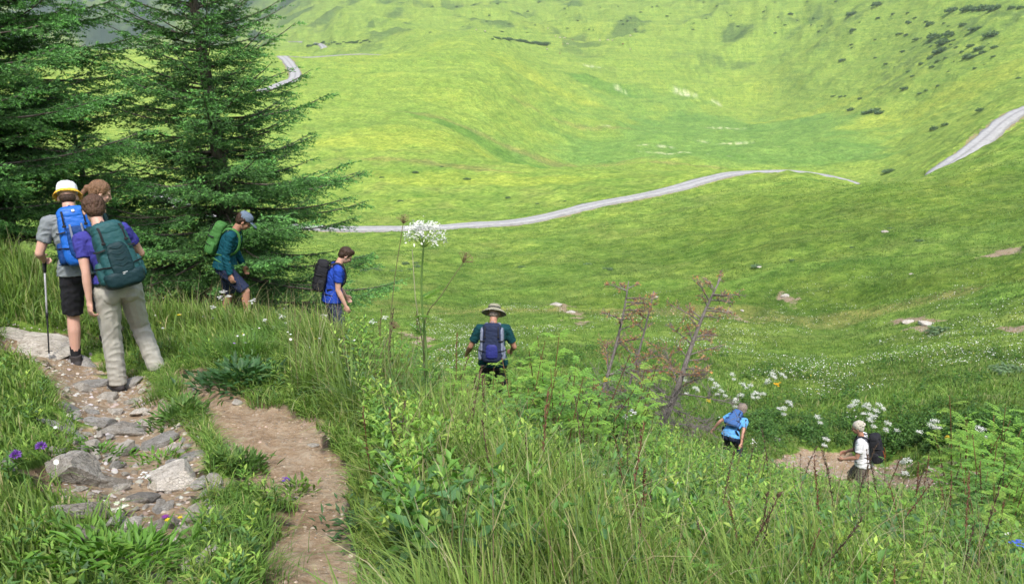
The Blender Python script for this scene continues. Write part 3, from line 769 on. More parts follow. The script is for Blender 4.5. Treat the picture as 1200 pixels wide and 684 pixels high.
def spruce(loc, H, L0, seed, label, trunk_r=.14, z0=.25, dz=.17, lean=(0, 0), group=None, zmax=None, profile=None, dens=1.0, tone=1.0, side=None, nscale=1.0):
    rng = np.random.default_rng(seed)
    tg = Geo(); bg_ = Geo(); ng = Geo()
    zs = np.linspace(0, H, 26)
    tx = lambda z: lean[0] * z + .05 * np.sin(z * .9 + seed)
    ty = lambda z: lean[1] * z + .05 * np.cos(z * .7 + seed)
    P = np.stack([tx(zs), ty(zs), zs - .15], 1)
    rad = trunk_r * (1 - zs / H) ** .85 + .008; rad[0] *= 1.35
    tube(tg, P, rad, k=12)
    z = z0; S0 = []; SD = []; SL = []; SC = []
    zend = H if zmax is None else zmax
    while z < zend - .05:
        nb = rng.integers(5, 8); a0 = rng.uniform(0, 6.28)
        for b in range(nb):
            az = a0 + b * 6.283 / nb + rng.normal(0, .2); zz = min(z + rng.normal(0, .06), H * .985)
            prof = profile(zz / H) if profile else (1 - zz / H) ** .8
            Lb = L0 * prof * rng.uniform(.66, 1.12)
            if side is not None: Lb *= side(az, zz / H)
            if Lb < .08: continue
            lift = R(35) * (zz / H) ** 1.4 + R(-2) + rng.normal(0, .09)
            k = 9; t = np.linspace(0, 1, k)
            wig = rng.normal(0, .05)
            x_ = np.cos(az + wig * t) ; y_ = np.sin(az + wig * t)
            hh = Lb * (np.sin(lift) * t - .22 * (1 - zz / H * .8) * t ** 1.3 + .22 * t ** 2.6)
            BP = np.stack([tx(zz) + x_ * Lb * t, ty(zz) + y_ * Lb * t, zz + hh], 1)
            tube(bg_, BP, np.linspace(.008 + Lb * .008, .004, k), k=5, cap=False)
            # side twigs, longest in the middle of the branch
            ns = int(max(4, Lb / .055 * dens)); ts = np.sort(rng.uniform(.12 if zz > 1 else .3, 1.0, ns)); ts = np.append(ts, 1.0)
            for q, tq in enumerate(ts):
                p = np.array([np.interp(tq, t, BP[:, i]) for i in range(3)])
                dr = np.array([x_[-1], y_[-1], (np.interp(min(tq + .05, 1), t, BP[:, 2]) - np.interp(tq - .05, t, BP[:, 2])) / (.1 * Lb) if tq < .97 else .2])
                dr /= np.linalg.norm(dr)
                if tq < 1:
                    s = 1 if q % 2 else -1
                    ang = s * rng.uniform(.65, 1.15)
                    c_, s_ = math.cos(ang), math.sin(ang)
                    d = np.array([dr[0] * c_ - dr[1] * s_, dr[0] * s_ + dr[1] * c_, dr[2] * .6 - .12 + rng.normal(0, .12)])
                else: d = dr.copy()
                d /= np.linalg.norm(d)
                l = min(.55, (.10 + Lb * .26) * (1.15 - tq * .75) * rng.uniform(.6, 1.2)) if tq < 1 else .16
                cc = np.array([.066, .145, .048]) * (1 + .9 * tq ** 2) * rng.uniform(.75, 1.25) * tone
                S0.append(p); SD.append(d); SL.append(l); SC.append(cc)
                # second order
                m2 = int(l / .07)
                for u in range(m2):
                    f = (u + .6) / (m2 + .6); a2 = (1 if u % 2 else -1) * rng.uniform(.5, 1.0)
                    c_, s_ = math.cos(a2), math.sin(a2)
                    d2 = np.array([d[0] * c_ - d[1] * s_, d[0] * s_ + d[1] * c_, d[2] - .1 + rng.normal(0, .15)]); d2 /= np.linalg.norm(d2)
                    S0.append(p + d * l * f - np.array([0, 0, .10 * l * f * f])); SD.append(d2); SL.append(l * .45 * (1.1 - f * .6)); SC.append(cc * 1.15)
        z += dz * rng.uniform(.75, 1.25)
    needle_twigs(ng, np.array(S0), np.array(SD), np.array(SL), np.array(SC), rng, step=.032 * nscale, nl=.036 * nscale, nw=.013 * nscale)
    x0, y0 = loc
    root = link('spruce_tree', None, label=label, cat='tree', group=group, loc=(x0, y0, float(ground(x0, y0))))
    link('trunk', tg.mesh('spruce_trunk'), M_BARK, root)
    link('branches', bg_.mesh('spruce_branches'), M_BARK, root)
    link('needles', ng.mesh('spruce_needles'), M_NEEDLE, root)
    return root

GS = 'dark spruces beside the trail'
spruce(at_r(270, 330, 13.6), 8.4, 3.15, 11, 'spruce with a bare lower trunk standing behind the man with the green backpack', .17, .9, .19, lean=(-.012, 0), group=GS,
       profile=lambda t: (1 - t) ** .9 * (.80 + .2 * math.sin(min(t / .18, 1) * 1.57)), dens=1.25)
spruce(at_r(10, 300, 13.8), 11.5, 2.85, 23, 'tallest dense spruce at the left edge above the hikers', .22, .6, .20, group=GS, zmax=7.6, dens=1.1)
spruce(at_r(-95, 300, 12.5), 10.5, 3.0, 24, 'dark spruce half cut off by the left border of the photo', .22, .6, .22, group=GS, zmax=7.2)
spruce(at_r(112, 320, 15.5), 4.4, 1.25, 31, 'young spruce between the tall left spruce and the one with the bare trunk', .09, .25, .17, group=GS, tone=1.15)
spruce(at_r(325, 345, 15.0), 2.0, 1.35, 41, 'low young spruce to the right of the bare trunk', .05, .1, .14, group=GS, tone=1.1)
spruce(at_r(190, 330, 14.6), 1.6, 1.2, 43, 'low bushy spruce left of the bare trunk', .05, .1, .14, group=GS, tone=1.1)

# ------------------------------------------------------------------ dead conifers with rusty tips
def dead_conifer(loc, tip, seed, label, r0=.035, nb=26, rust=.5, low=.35, spread=.55):
    rng = np.random.default_rng(seed)
    x0, y0 = loc; z0 = float(ground(x0, y0))
    tip = np.array(tip) - np.array([x0, y0, z0])
    t = np.linspace(0, 1, 14); side = rng.normal(0, .03, 3)
    P = tip[None] * t[:, None] + side[None] * np.sin(t * 6)[:, None] * .8 + np.stack([0 * t, 0 * t, -.12 * np.linalg.norm(tip) * np.sin(t * 3.14) * .5], 1)
    tg = Geo(); tube(tg, P, r0 * 1.25 * (1 - t) ** .7 + .009, k=8)
    bg_ = Geo(); ng = Geo(); S0 = []; SD = []; SL = []
    H = np.linalg.norm(tip); ax = tip / H
    for b in range(nb):
        f = rng.uniform(.04, .97); p = np.array([np.interp(f, t, P[:, i]) for i in range(3)])
        v = rng.normal(0, 1, 3); v -= ax * v.dot(ax); v /= np.linalg.norm(v)
        l = H * spread * (1 - f * .55) * rng.uniform(.4, 1.0) * (.7 if f > .5 else 1)
        d = v * .9 + ax * rng.uniform(.1, .6) + np.array([0, 0, -.25 if f < .4 else .1]); d /= np.linalg.norm(d)
        tt = np.linspace(0, 1, 6); BP = p + d * l * tt[:, None] + v * .0 + np.array([0, 0, -.12 * l]) * (tt ** 2)[:, None]
        tube(bg_, BP, np.linspace(.013, .005, 6), k=4, cap=False)
        for s in range(int(4 + l * 20)):
            g = rng.uniform(.2, 1); q = p + d * l * g + np.array([0, 0, -.12 * l * g * g]); e = d * .7 + rng.normal(0, .5, 3); e /= np.linalg.norm(e); ll = l * rng.uniform(.12, .35)
            tube(bg_, np.array([q, q + e * ll * .5 + rng.normal(0, .01, 3), q + e * ll]), np.array([.005, .004, .002]), k=3, cap=False)
            if f > low and rng.uniform() < rust: S0.append(q); SD.append(e); SL.append(ll * .9)
            for w_ in range(2):
                e2 = e * .6 + rng.normal(0, .5, 3); e2 /= np.linalg.norm(e2); q2 = q + e * ll * rng.uniform(.3, .9)
                tube(bg_, np.array([q2, q2 + e2 * ll * .5]), np.array([.0045, .0025]), k=3, cap=False)
                if f > low and rng.uniform() < rust: S0.append(q2); SD.append(e2); SL.append(ll * .5)
    if S0:
        S0 = np.array(S0); n = len(S0); c = np.array([(.58, .26, .13), (.47, .21, .11), (.52, .35, .22)])[rng.choice(3, n)] * rng.uniform(.7, 1.3, (n, 1))
        needle_twigs(ng, S0, np.array(SD), np.array(SL), c, rng, step=.020, nl=.034, nw=.0045, per=4)
    root = link('dead_conifer', None, label=label, cat='dead tree', group='dead leaning conifers with rusty needles', loc=(x0, y0, z0))
    link('trunk', tg.mesh('dead_trunk'), M_DEADWOOD if rust < .9 else M_DEADWOOD, root)
    link('dead_branches', bg_.mesh('dead_branches'), M_DEADWOOD, root)
    if S0 is not None and len(S0): link('rusty_needles', ng.mesh('rusty_needles'), M_RUST, root)
def at_h(px, py, r):
    d = ray(px, py); h = math.hypot(d[0], d[1]); return np.array([d[0] / h * r, d[1] / h * r, EYE + d[2] / h * r])
dead_conifer(at_r(757, 472, 12.0), at_h(846, 326, 12.6), 3, 'thickest dead conifer leaning right with rusty needles at its top', .046, 46, .55, .42, .5)
dead_conifer(at_r(722, 430, 12.8), at_h(766, 341, 13.2), 5, 'thin dark dead conifer leaning right between the two others', .018, 18, .6, .35, .46)
dead_conifer(at_r(698, 438, 12.6), at_h(736, 330, 13.0), 8, 'leftmost grey dead conifer with a rusty haze of needles', .024, 30, .65, .3, .6)

# ------------------------------------------------------------------ shrubs with feathered leaves
def shrub_mesh(seed, H=.9, stems=4, col=(.11, .23, .03), pin=6, ll=.17):
    rng = np.random.default_rng(seed); G = Geo(); S = Geo()
    Pl = []; Dl = []; Ll = []; Wl = []; Cl = []
    for s in range(stems):
        a = rng.uniform(0, 6.28); b = rng.uniform(.05, .4); h = H * rng.uniform(.65, 1.05)
        t = np.linspace(0, 1, 7); P = np.stack([np.cos(a) * b * h * t ** 1.5 + .03 * np.cos(a), np.sin(a) * b * h * t ** 1.5 + .03 * np.sin(a), h * t - .03], 1)
        tube(S, P, np.linspace(.006, .0025, 7), np.array([.16, .09, .045]) * rng.uniform(.7, 1.3), 4, False)
        n = int(12 + 8 * h)
        for i in range(n):
            f = .22 + .78 * (i + .5) / n; p = np.array([np.interp(f, t, P[:, j]) for j in range(3)])
            ph = i * 2.4 + a + rng.normal(0, .3); el = rng.uniform(-.1, .6) + (f - .5) * .6
            d = np.array([math.cos(ph) * math.cos(el), math.sin(ph) * math.cos(el), math.sin(el)])
            l = ll * (1.15 - .5 * f) * rng.uniform(.75, 1.2); side = np.cross(d, [0, 0, 1]); side /= np.linalg.norm(side)
            q = p + d * l * .2
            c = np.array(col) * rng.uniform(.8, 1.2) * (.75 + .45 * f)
            tube(S, np.array([p, p + d * l * .6 - [0, 0, .05 * l], p + d * l - [0, 0, .2 * l]]), np.array([.002, .0015, .001]), c * .9, 3, False)
            for u in range(pin):
                g = .25 + .75 * (u + .5) / pin; base = p + d * l * g - np.array([0, 0, .2 * l * g * g])
                for sg in (-1, 1):
                    dd = side * sg * .85 + d * .5 + np.array([0, 0, -.15 + rng.normal(0, .1)]); dd /= np.linalg.norm(dd)
                    Pl.append(base); Dl.append(dd); Ll.append(l * .36 * (1.1 - .5 * g)); Wl.append(l * .13); Cl.append(c * rng.uniform(.88, 1.12))
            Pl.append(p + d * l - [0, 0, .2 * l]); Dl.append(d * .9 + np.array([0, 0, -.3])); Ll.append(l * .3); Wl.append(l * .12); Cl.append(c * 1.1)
    Dl = np.array(Dl); up = np.zeros_like(Dl); up[:, 2] = 1; up += rng.normal(0, .15, up.shape)
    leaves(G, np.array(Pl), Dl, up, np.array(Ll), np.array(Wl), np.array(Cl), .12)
    return G.mesh('shrub_leaves'), S.mesh('shrub_stems', True)
SH = [shrub_mesh(1, .85, 5, (.17, .31, .05)), shrub_mesh(2, .75, 6, (.14, .28, .05)), shrub_mesh(3, .95, 4, (.21, .33, .06)), shrub_mesh(4, .7, 5, (.11, .22, .055), 5, .15)]
for a_, b_ in SH: a_.materials.append(M_LEAF); b_.materials.append(M_STALK)
# (photo x, photo y of the tuft's middle, distance, size)
SHP = [(640,400,6.6,1.1),(665,415,6.2,1.0),(610,425,6.0,.9),(690,430,6.8,1.0),(655,440,5.2,.9),(720,440,7.4,1.0),(740,432,8.2,.9),(625,455,5.0,.8),(700,465,5.8,.8),
       (445,420,6.6,.8),(470,408,6.8,.9),(500,425,6.2,.85),(520,440,5.8,.8),(455,445,5.6,.7),(545,450,5.5,.7),(480,455,5.0,.65),
       (1150,500,9.5,1.0),(1175,515,8.4,1.0),(1195,540,7.6,1.0),(1160,545,7.4,.9),(1185,480,10.5,1.0),(1130,560,7.8,.8),(1190,590,5.8,.8),(1150,610,5.4,.7),
       (860,545,7.8,.8),(830,535,8.2,.8),(890,560,7.4,.8),(925,585,6.8,.8),(960,590,6.6,.8),(790,530,7.6,.8),(800,560,6.6,.8),(760,500,7.8,.8),(740,545,6.2,.75),(1010,600,6.4,.8),(1050,590,6.8,.8),(1095,590,6.6,.8),
       (850,600,5.6,.7),(760,600,5.2,.7),(900,640,4.8,.7),(1000,650,4.8,.65),(1090,655,4.6,.7),(690,520,5.6,.7),(560,500,5.0,.55),(1040,560,8.0,.8),
       (556,440,8.0,1),(600,442,7.6,1),(575,452,6.8,1),(590,465,6.0,1),(535,432,8.2,1),(615,438,8.6,1),(650,420,8.2,1),(675,450,7.6,1),(430,440,6.0,1),(760,520,6.8,1),(810,548,7.4,1),(845,528,9.0,1),(880,545,8.6,1),(915,562,8.2,1),(950,575,7.6,1),(985,580,7.2,1),(1025,582,7.4,1),(1070,578,7.6,1),(1115,585,7.4,1),(1165,580,6.6,1),(1190,560,7.0,1),(870,580,6.0,1),(935,605,5.8,1),(975,625,5.2,1),(1045,620,5.4,1),(1110,625,5.2,1),(1175,640,4.8,1),(820,580,5.8,1),(780,580,5.8,1),(700,495,6.8,1),(665,480,6.2,1),(640,495,5.6,1),(1160,472,11,1),(1195,462,11,1),(1140,490,10.5,1)]
rs = random.Random(5)
for i, (px, py, r, s) in enumerate(SHP):
    x, y = at_r(px, py, r); k = i % 4
    lb = ('yellow green feathery-leaved shrub on the slope' if k != 3 else 'darker small-leaved shrub on the slope')
    ref = ('below the dead conifers' if px > 590 and px < 780 and py < 470 else 'left of the hiker in the sun hat' if px < 560 else 'at the right edge near the lower trail' if px > 1110 else 'between the tall grass and the lower trail' if py < 600 else 'low in the tall grass near the camera')
    root = link('leafy_shrub', None, label=lb + ' ' + ref, cat='shrub', group='%s shrubs %s' % ('feathery' if k != 3 else 'small-leaved', ref), loc=(x, y, float(ground(x, y)) - .02))
    root.rotation_euler = (rs.uniform(-.12, .12), rs.uniform(-.12, .12), rs.uniform(0, 6.28)); need = at_h(px, py - 16, r)[2] - float(ground(x, y)); s = min(2.0, max(.7, need / (.85 if k != 3 else .7))); root.scale = (s * .9, s * .9, s)
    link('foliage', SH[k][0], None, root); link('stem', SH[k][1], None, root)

# ------------------------------------------------------------------ far bushes on the hillsides
def bush_mesh(seed, n=420):
    rng = np.random.default_rng(seed); G = Geo()
    a = rng.normal(0, 1, (n, 3)); a /= np.linalg.norm(a, axis=1)[:, None]; rad = rng.uniform(.55, 1.0, n) * (1 + .3 * np.sin(a[:, 0] * 4 + seed) * np.cos(a[:, 1] * 5))
    p = a * rad[:, None]; p[:, 2] = np.abs(p[:, 2]) * .8
    d = a + rng.normal(0, .4, (n, 3)); d /= np.linalg.norm(d, axis=1)[:, None]
    leaves(G, p, d, rng.normal(0, 1, (n, 3)), rng.uniform(.2, .38, n), rng.uniform(.14, .26, n), np.array([.15, .235, .11]) * rng.uniform(.7, 1.3, (n, 1)))
    return G.mesh('bush_foliage')
BM = [bush_mesh(i) for i in range(4)]
for b in BM: b.materials.append(M_LEAF)
def bush(px, py, w, label, group, flat=.75, r0=60, wide=1.0):
    h = hit(px, py, r0)
    if h is None: return
    r = math.hypot(h[0], h[1]); s = w * r / FPX * .5
    o = link('hillside_bush', BM[rs.randrange(4)], label=label, cat='bush', group=group, loc=tuple(h - np.array([0, 0, s * .08])))
    o.rotation_euler = (0, 0, rs.uniform(-.4, .4) - math.atan2(h[0], h[1])); o.scale = (s * wide, s, s * flat * rs.uniform(.8, 1.1))
c3 = [(453,50,34),(455,103,20),(420,203,20),(530,133,10),(535,18,30),(645,78,14),(638,75,14),(713,82,24),(608,115,16),(634,118,16),(666,133,20),(623,173,18),(730,125,46),(780,117,40),(760,145,44),(745,175,36),(790,38,40),(825,85,24),(865,100,36),(920,120,46),(925,190,16),(840,34,40),(870,34,40),(900,30,44),(930,32,40),(985,28,20),(1015,28,20),(684,215,18),(630,298,26),(680,313,16),(740,288,14),(883,370,30),(728,432,28),(765,418,24),(577,575,38),(530,372,34),(500,378,26),(545,378,28),(390,323,16),(415,323,14),(450,368,26),(565,215,14),(850,155,24),(880,165,30),(930,160,22),(700,303,14),(715,195,22),(530,195,12),(1008,262,14),(840,190,28),(720,225,18),(755,168,30),(245,48,16),(540,62,14),(590,48,14),(640,44,12),(860,190,26),(890,178,24),(430,322,12),(655,255,14),(640,240,12),(480,330,16),(740,205,16),(765,195,14),(800,160,14),(820,175,14)]
for a_, b_, w_ in c3: bush(840 + a_ / 2.85, b_ / 2.85, w_ / 2.85, 'dark green bush on the upper right hillside', 'dark bushes dotted over the right hillside')
rr_ = random.Random(9)
for i in range(34): bush(rr_.gauss(1100, 45), rr_.gauss(55, 28), rr_.uniform(2, 5), 'dark green bush on the upper right hillside', 'dark bushes dotted over the right hillside')
for i in range(80): bush(rr_.uniform(500, 1010), rr_.uniform(1, 40), rr_.uniform(1.5, 4), 'tiny dark bush on the upper slope behind the basin', 'tiny bushes on the upper slope behind the basin')
for a_, b_, w_ in [(447,208,6),(487,202,8),(547,210,9),(469,236,7),(596,232,7),(517,196,6),(630,239,5),(662,236,4)]: bush(a_, b_, w_, 'small dark bush alone on the bright meadow beyond the road', 'small bushes beyond the road', .6)
for i in range(15): bush(577 + i * 4.6, 45.5 + i * .35 + rr_.uniform(-.8, .8) + (1.5 if i > 8 else 0), rr_.uniform(4, 10) * (1 if i < 9 else 1.2), 'grey green bush in the row along the hollow of the far meadow', 'bushes in the row along the far hollow', .7)
for i in range(22): bush(362 + i * 3.4, 53 - i * .2 + rr_.uniform(-1.4, 1.4), rr_.uniform(2.5, 6.5), 'grey green bush in the long row behind the road bend', 'bushes in the long row behind the road bend', .8, 100)
for i in range(9): bush(302 + rr_.uniform(-8, 10), 46 + rr_.uniform(-5, 4), rr_.uniform(6, 10), 'dark tree in the small grove beyond the road bend', 'dark trees in the small grove', 1.6, 100)
for i in range(16): bush(425 + rr_.uniform(0, 66), 313 + rr_.uniform(-6, 6), rr_.uniform(5, 12), 'low dark tussock beyond the hiker in blue', 'dark tussocks below the road', .35, 40)
for a_, b_, w_ in [(888,312,14),(930,305,10),(712,315,12),(690,310,12),(1105,388,30),(612,313,10),(1045,268,9),(1000,290,7),(1080,282,12)]: bush(a_, b_, w_, 'flat green tussock on the slope below the right road', 'tussocks on the slope below the road', .35, 30)
for a_, b_, w_ in [(1190,436,34),(1172,432,20)]: bush(a_, b_, w_, 'dark heather clump at the right edge of the flower meadow', 'dark heather clumps at the right edge', .45, 14)
# ------------------------------------------------------------------ people
def cloth_mat(name, col, rough=.85, weave=300, bstr=.25, var=.12, spec=.15, pattern=None, sss=0):
    m, nt = new_mat(name)
    geo = N(nt, 'ShaderNodeTexCoord').outputs['Object']
    a = noise(nt, 9, 4, .6, geo); b = noise(nt, weave, 2, .5, geo); c2 = noise(nt, 28, 4, .6, geo)
    c = mixc(nt, a, tuple(v * (1 - var) for v in col), tuple(min(1, v * (1 + var)) for v in col))
    if pattern: c = mixc(nt, mapr(nt, noise(nt, pattern[0], 2, .5, geo), .5, .54, 0, 1), c, pattern[1])
    finish(nt, c, rough, math_(nt, 'ADD', math_(nt, 'MULTIPLY', b, .15), c2), bstr, .01, spec=spec)
    return m
def skin_mat(name, col):
    m, nt = new_mat(name); geo = N(nt, 'ShaderNodeTexCoord').outputs['Object']
    c = mixc(nt, noise(nt, 14, 4, .6, geo), tuple(v * .86 for v in col), tuple(v * 1.1 for v in col))
    finish(nt, c, .5, noise(nt, 160, 3, .6, geo), .15, .003, spec=.35)
    m.node_tree.nodes['Principled BSDF'].inputs['Subsurface Weight'].default_value = .12
    m.node_tree.nodes['Principled BSDF'].inputs['Subsurface Radius'].default_value = (.01, .004, .002)
    return m
def hair_mat(name, col):
    m, nt = new_mat(name); geo = N(nt, 'ShaderNodeTexCoord').outputs['Object']
    mp = N(nt, 'ShaderNodeMapping', inp={'Scale': (1, 1, .22)}); L(nt, geo, mp.inputs[0])
    a = noise(nt, 130, 4, .6, mp.outputs[0]); b = noise(nt, 22, 3, .6, mp.outputs[0])
    c = mixc(nt, math_(nt, 'ADD', math_(nt, 'MULTIPLY', a, .6), math_(nt, 'MULTIPLY', b, .4)), tuple(v * .45 for v in col), tuple(min(1, v * 1.5) for v in col))
    finish(nt, c, .5, math_(nt, 'ADD', a, b), .8, .012, spec=.3)
    return m
SKIN = skin_mat('skin', (.50, .27, .19)); SKIN2 = skin_mat('tanned_skin', (.42, .22, .15)); SKIN3 = skin_mat('fair_skin', (.58, .34, .26))
M_EYE = cloth_mat('eye_dark', (.03, .02, .02), .2, spec=.5)
M_BLACK = cloth_mat('black_webbing', (.02, .02, .022), .7)
M_METAL = cloth_mat('pole_metal', (.35, .35, .36), .35, spec=.6)
M_RUBBER = cloth_mat('rubber', (.03, .03, .03), .8)
M_WHITEMARK = cloth_mat('white_mark', (.75, .75, .75), .6)

def ellipsoid(G, c, rx, ry, rz, M=None, nu=16, nv=10, e=1.0, taper=0.0, top=0.0):
    """superellipsoid: e<1 makes it boxier; taper narrows it upwards"""
    M = np.eye(3) if M is None else np.asarray(M)
    u = np.arange(nu) / nu * 2 * np.pi; v = np.linspace(-np.pi / 2, np.pi / 2, nv + 1)[1:-1]
    f = lambda x: np.sign(x) * np.abs(x) ** e
    cu, su = f(np.cos(u)), f(np.sin(u)); cv, sv = f(np.cos(v)), f(np.sin(v))
    X = cv[:, None] * cu[None]; Y = cv[:, None] * su[None]; Z = np.repeat(sv[:, None], nu, 1)
    k = 1 - taper * (Z * .5 + .5)
    P = np.stack([X * rx * k, Y * ry * k, Z * rz], -1).reshape(-1, 3)
    P = np.concatenate([P, [[0, 0, -rz]], [[0, 0, rz]]])
    n = nv - 1; I = np.arange(n * nu).reshape(n, nu); J = np.roll(I, -1, 1)
    F = np.stack([I[:-1], J[:-1], J[1:], I[1:]], -1).reshape(-1, 4)
    T = np.concatenate([np.stack([J[0], I[0], np.full(nu, n * nu)], 1), np.stack([I[-1], J[-1], np.full(nu, n * nu + 1)], 1)])
    G.add(P @ M.T + np.asarray(c), (1, 1, 1), T, F)

def loft(G, rings, k=20):
    """rings: (centre, right vector, forward vector) with the two radii folded into the vectors"""
    a = np.arange(k) / k * 2 * np.pi; V = []
    for c, rx, fy in rings: V.append(np.asarray(c) + np.cos(a)[:, None] * np.asarray(rx) + np.sin(a)[:, None] * np.asarray(fy))
    n = len(rings); V = np.concatenate(V + [np.array([rings[0][0]]), np.array([rings[-1][0]])])
    I = np.arange(n * k).reshape(n, k); J = np.roll(I, -1, 1)
    F = np.stack([I[:-1], J[:-1], J[1:], I[1:]], -1).reshape(-1, 4)
    T = np.concatenate([np.stack([J[0], I[0], np.full(k, n * k)], 1), np.stack([I[-1], J[-1], np.full(k, n * k + 1)], 1)])
    G.add(V, (1, 1, 1), T, F)

def limb(G, pts, rads, k=12, n=7, ball=True):
    P = []; Rr = []
    for (a, b, ra, rb) in zip(pts[:-1], pts[1:], rads[:-1], rads[1:]):
        for t in np.linspace(0, 1, n, endpoint=False): P.append(np.array(a) * (1 - t) + np.array(b) * t); Rr.append(ra * (1 - t) + rb * t)
    P.append(np.array(pts[-1], float)); Rr.append(rads[-1])
    tube(G, P, np.array(Rr), k=k)
    if ball:
        for p, r in zip(pts, rads): ellipsoid(G, p, r, r, r, nu=12, nv=8)

def fuse(G, name, voxel=.008, smooth=2, wr=None, seed=0, mat=None, cut=None):
    """weld the overlapping pieces into one continuous skin"""
    me = G.mesh(name + '_raw'); o = bpy.data.objects.new('tmp', me); COL.objects.link(o)
    r = o.modifiers.new('r', 'REMESH'); r.mode = 'VOXEL'; r.voxel_size = voxel; r.use_smooth_shade = True
    s = o.modifiers.new('s', 'SMOOTH'); s.factor = .5; s.iterations = smooth
    dg = bpy.context.evaluated_depsgraph_get(); dg.update()
    new = bpy.data.meshes.new_from_object(o.evaluated_get(dg))
    bpy.data.objects.remove(o); bpy.data.meshes.remove(me)
    new.name = name
    if wr:
        n = len(new.vertices); co = np.zeros(n * 3); new.vertices.foreach_get('co', co); co = co.reshape(-1, 3)
        no = np.zeros(n * 3); new.vertices.foreach_get('normal', no); no = no.reshape(-1, 3)
        amp, sc1 = wr
        f = pnoise(co[:, 0] * sc1 + co[:, 2] * sc1 * .8, co[:, 2] * sc1 * 1.7 + co[:, 1] * sc1, seed) + .5 * pnoise(co[:, 0] * sc1 * 2.1 - co[:, 2] * sc1, co[:, 2] * sc1 * 2.6 + co[:, 1] * 3 * sc1, seed + 3)
        f = 1 - 2 * np.abs(f)
        co += no * (amp * f)[:, None]
        new.vertices.foreach_set('co', co.ravel())
    new.polygons.foreach_set('use_smooth', np.ones(len(new.polygons), bool))
    new.update()
    if mat: new.materials.append(mat)
    return new

def rx_(d): return np.array(Matrix.Rotation(R(d), 3, 'X'))
def ry_(d): return np.array(Matrix.Rotation(R(d), 3, 'Y'))
def rz_(d): return np.array(Matrix.Rotation(R(d), 3, 'Z'))

def skeleton(p):
    s = p.get('h', 1.75) / 1.75; q = {}
    T = rz_(-p.get('twist', 0)) @ ry_(p.get('side', 0)) @ rx_(-p.get('lean', 8))
    Pl = rz_(-p.get('twist', 0) * .4) @ ry_(p.get('side', 0) * .2) @ rx_(-p.get('lean', 8) * .35)
    q['T'] = T; q['s'] = s; q['Pl'] = Pl
    pel = np.array([0, 0, 0.])
    q['pel'] = pel
    q['waist'] = pel + Pl @ [0, 0, .14 * s]; q['chest'] = q['waist'] + T @ [0, 0, .20 * s]; q['neck'] = q['chest'] + T @ [0, 0, .17 * s]
    hp, hy, hr = p.get('head', (10, 0, 0))
    Hd = rz_(-hy) @ rx_(-(p.get('lean', 8) * .45 + hp)) @ ry_(hr)
    q['H'] = Hd; q['nt'] = q['neck'] + (T @ [0, 0, .05 * s] + Hd @ [0, .008, .045]) ; q['head'] = q['nt'] + Hd @ np.array([0, .022, .095])
    low = 1e9
    for sd, nm in ((1, 'R'), (-1, 'L')):
        hf, ab, kn = p.get('leg' + nm, (5, 3, 5))
        q['hip' + nm] = pel + Pl @ np.array([.092 * sd * s, 0, -.03 * s])
        M = rz_(-p.get('twist', 0) * .3) @ ry_(-sd * ab) @ rx_(hf); q['knee' + nm] = q['hip' + nm] + M @ [0, 0, -.43 * s]
        Ms = M @ rx_(-kn); q['ank' + nm] = q['knee' + nm] + Ms @ [0, 0, -.42 * s]
        fp = p.get('foot' + nm, 0); q['F' + nm] = rz_(-sd * 8) @ rx_(-fp)
        low = min(low, (q['ank' + nm] + q['F' + nm] @ [0, .12, -.085 * s])[2], (q['ank' + nm] + q['F' + nm] @ [0, -.05, -.085 * s])[2])
        af, aa_, el, tw = p.get('arm' + nm, (0, 8, 20, 0))
        q['sho' + nm] = q['neck'] + T @ np.array([.185 * sd * s * p.get('wide', 1), -.005, -.045 * s])
        M = T @ ry_(-sd * aa_) @ rx_(af); q['elb' + nm] = q['sho' + nm] + M @ [0, 0, -.285 * s]
        Mf = M @ rz_(sd * tw) @ rx_(el); q['wri' + nm] = q['elb' + nm] + Mf @ [0, 0, -.25 * s]; q['Mf' + nm] = Mf
    for k in ('pel', 'waist', 'chest', 'neck', 'nt', 'head', 'hipR', 'hipL', 'kneeR', 'kneeL', 'ankR', 'ankL', 'shoR', 'shoL', 'elbR', 'elbL', 'wriR', 'wriL'): q[k] = q[k] - np.array([0, 0, low])
    return q

def torso_rings(q, g, fem=0, flare=0, lo=-.09, hi=.50):
    """ellipses up the trunk, g = extra girth"""
    s = q['s']; T = q['T']; Pl = q['Pl']; out = []
    prof = [(-.09, .150, .105), (-.03, .172 + .012 * fem, .122), (.06, .160, .112), (.14, .140 - .012 * fem, .098), (.22, .148 - .01 * fem, .104), (.32, .165 - .008 * fem, .118), (.40, .172 - .01 * fem, .112), (.46, .150 - .015 * fem, .092), (.50, .085, .072)]
    for z, rx, ry in prof:
        if z < lo - 1e-6 or z > hi + 1e-6: continue
        if z <= .14: c = q['pel'] + Pl @ [0, 0, z * s]; B = Pl
        else: c = q['waist'] + T @ [0, 0, (z - .14) * s]; B = T
        gg = g + (flare if z < .10 else flare * .4 if z < .2 else 0)
        out.append((c, B @ np.array([(rx + gg) * s, 0, 0]), B @ np.array([0, (ry + gg) * s, 0])))
    return out

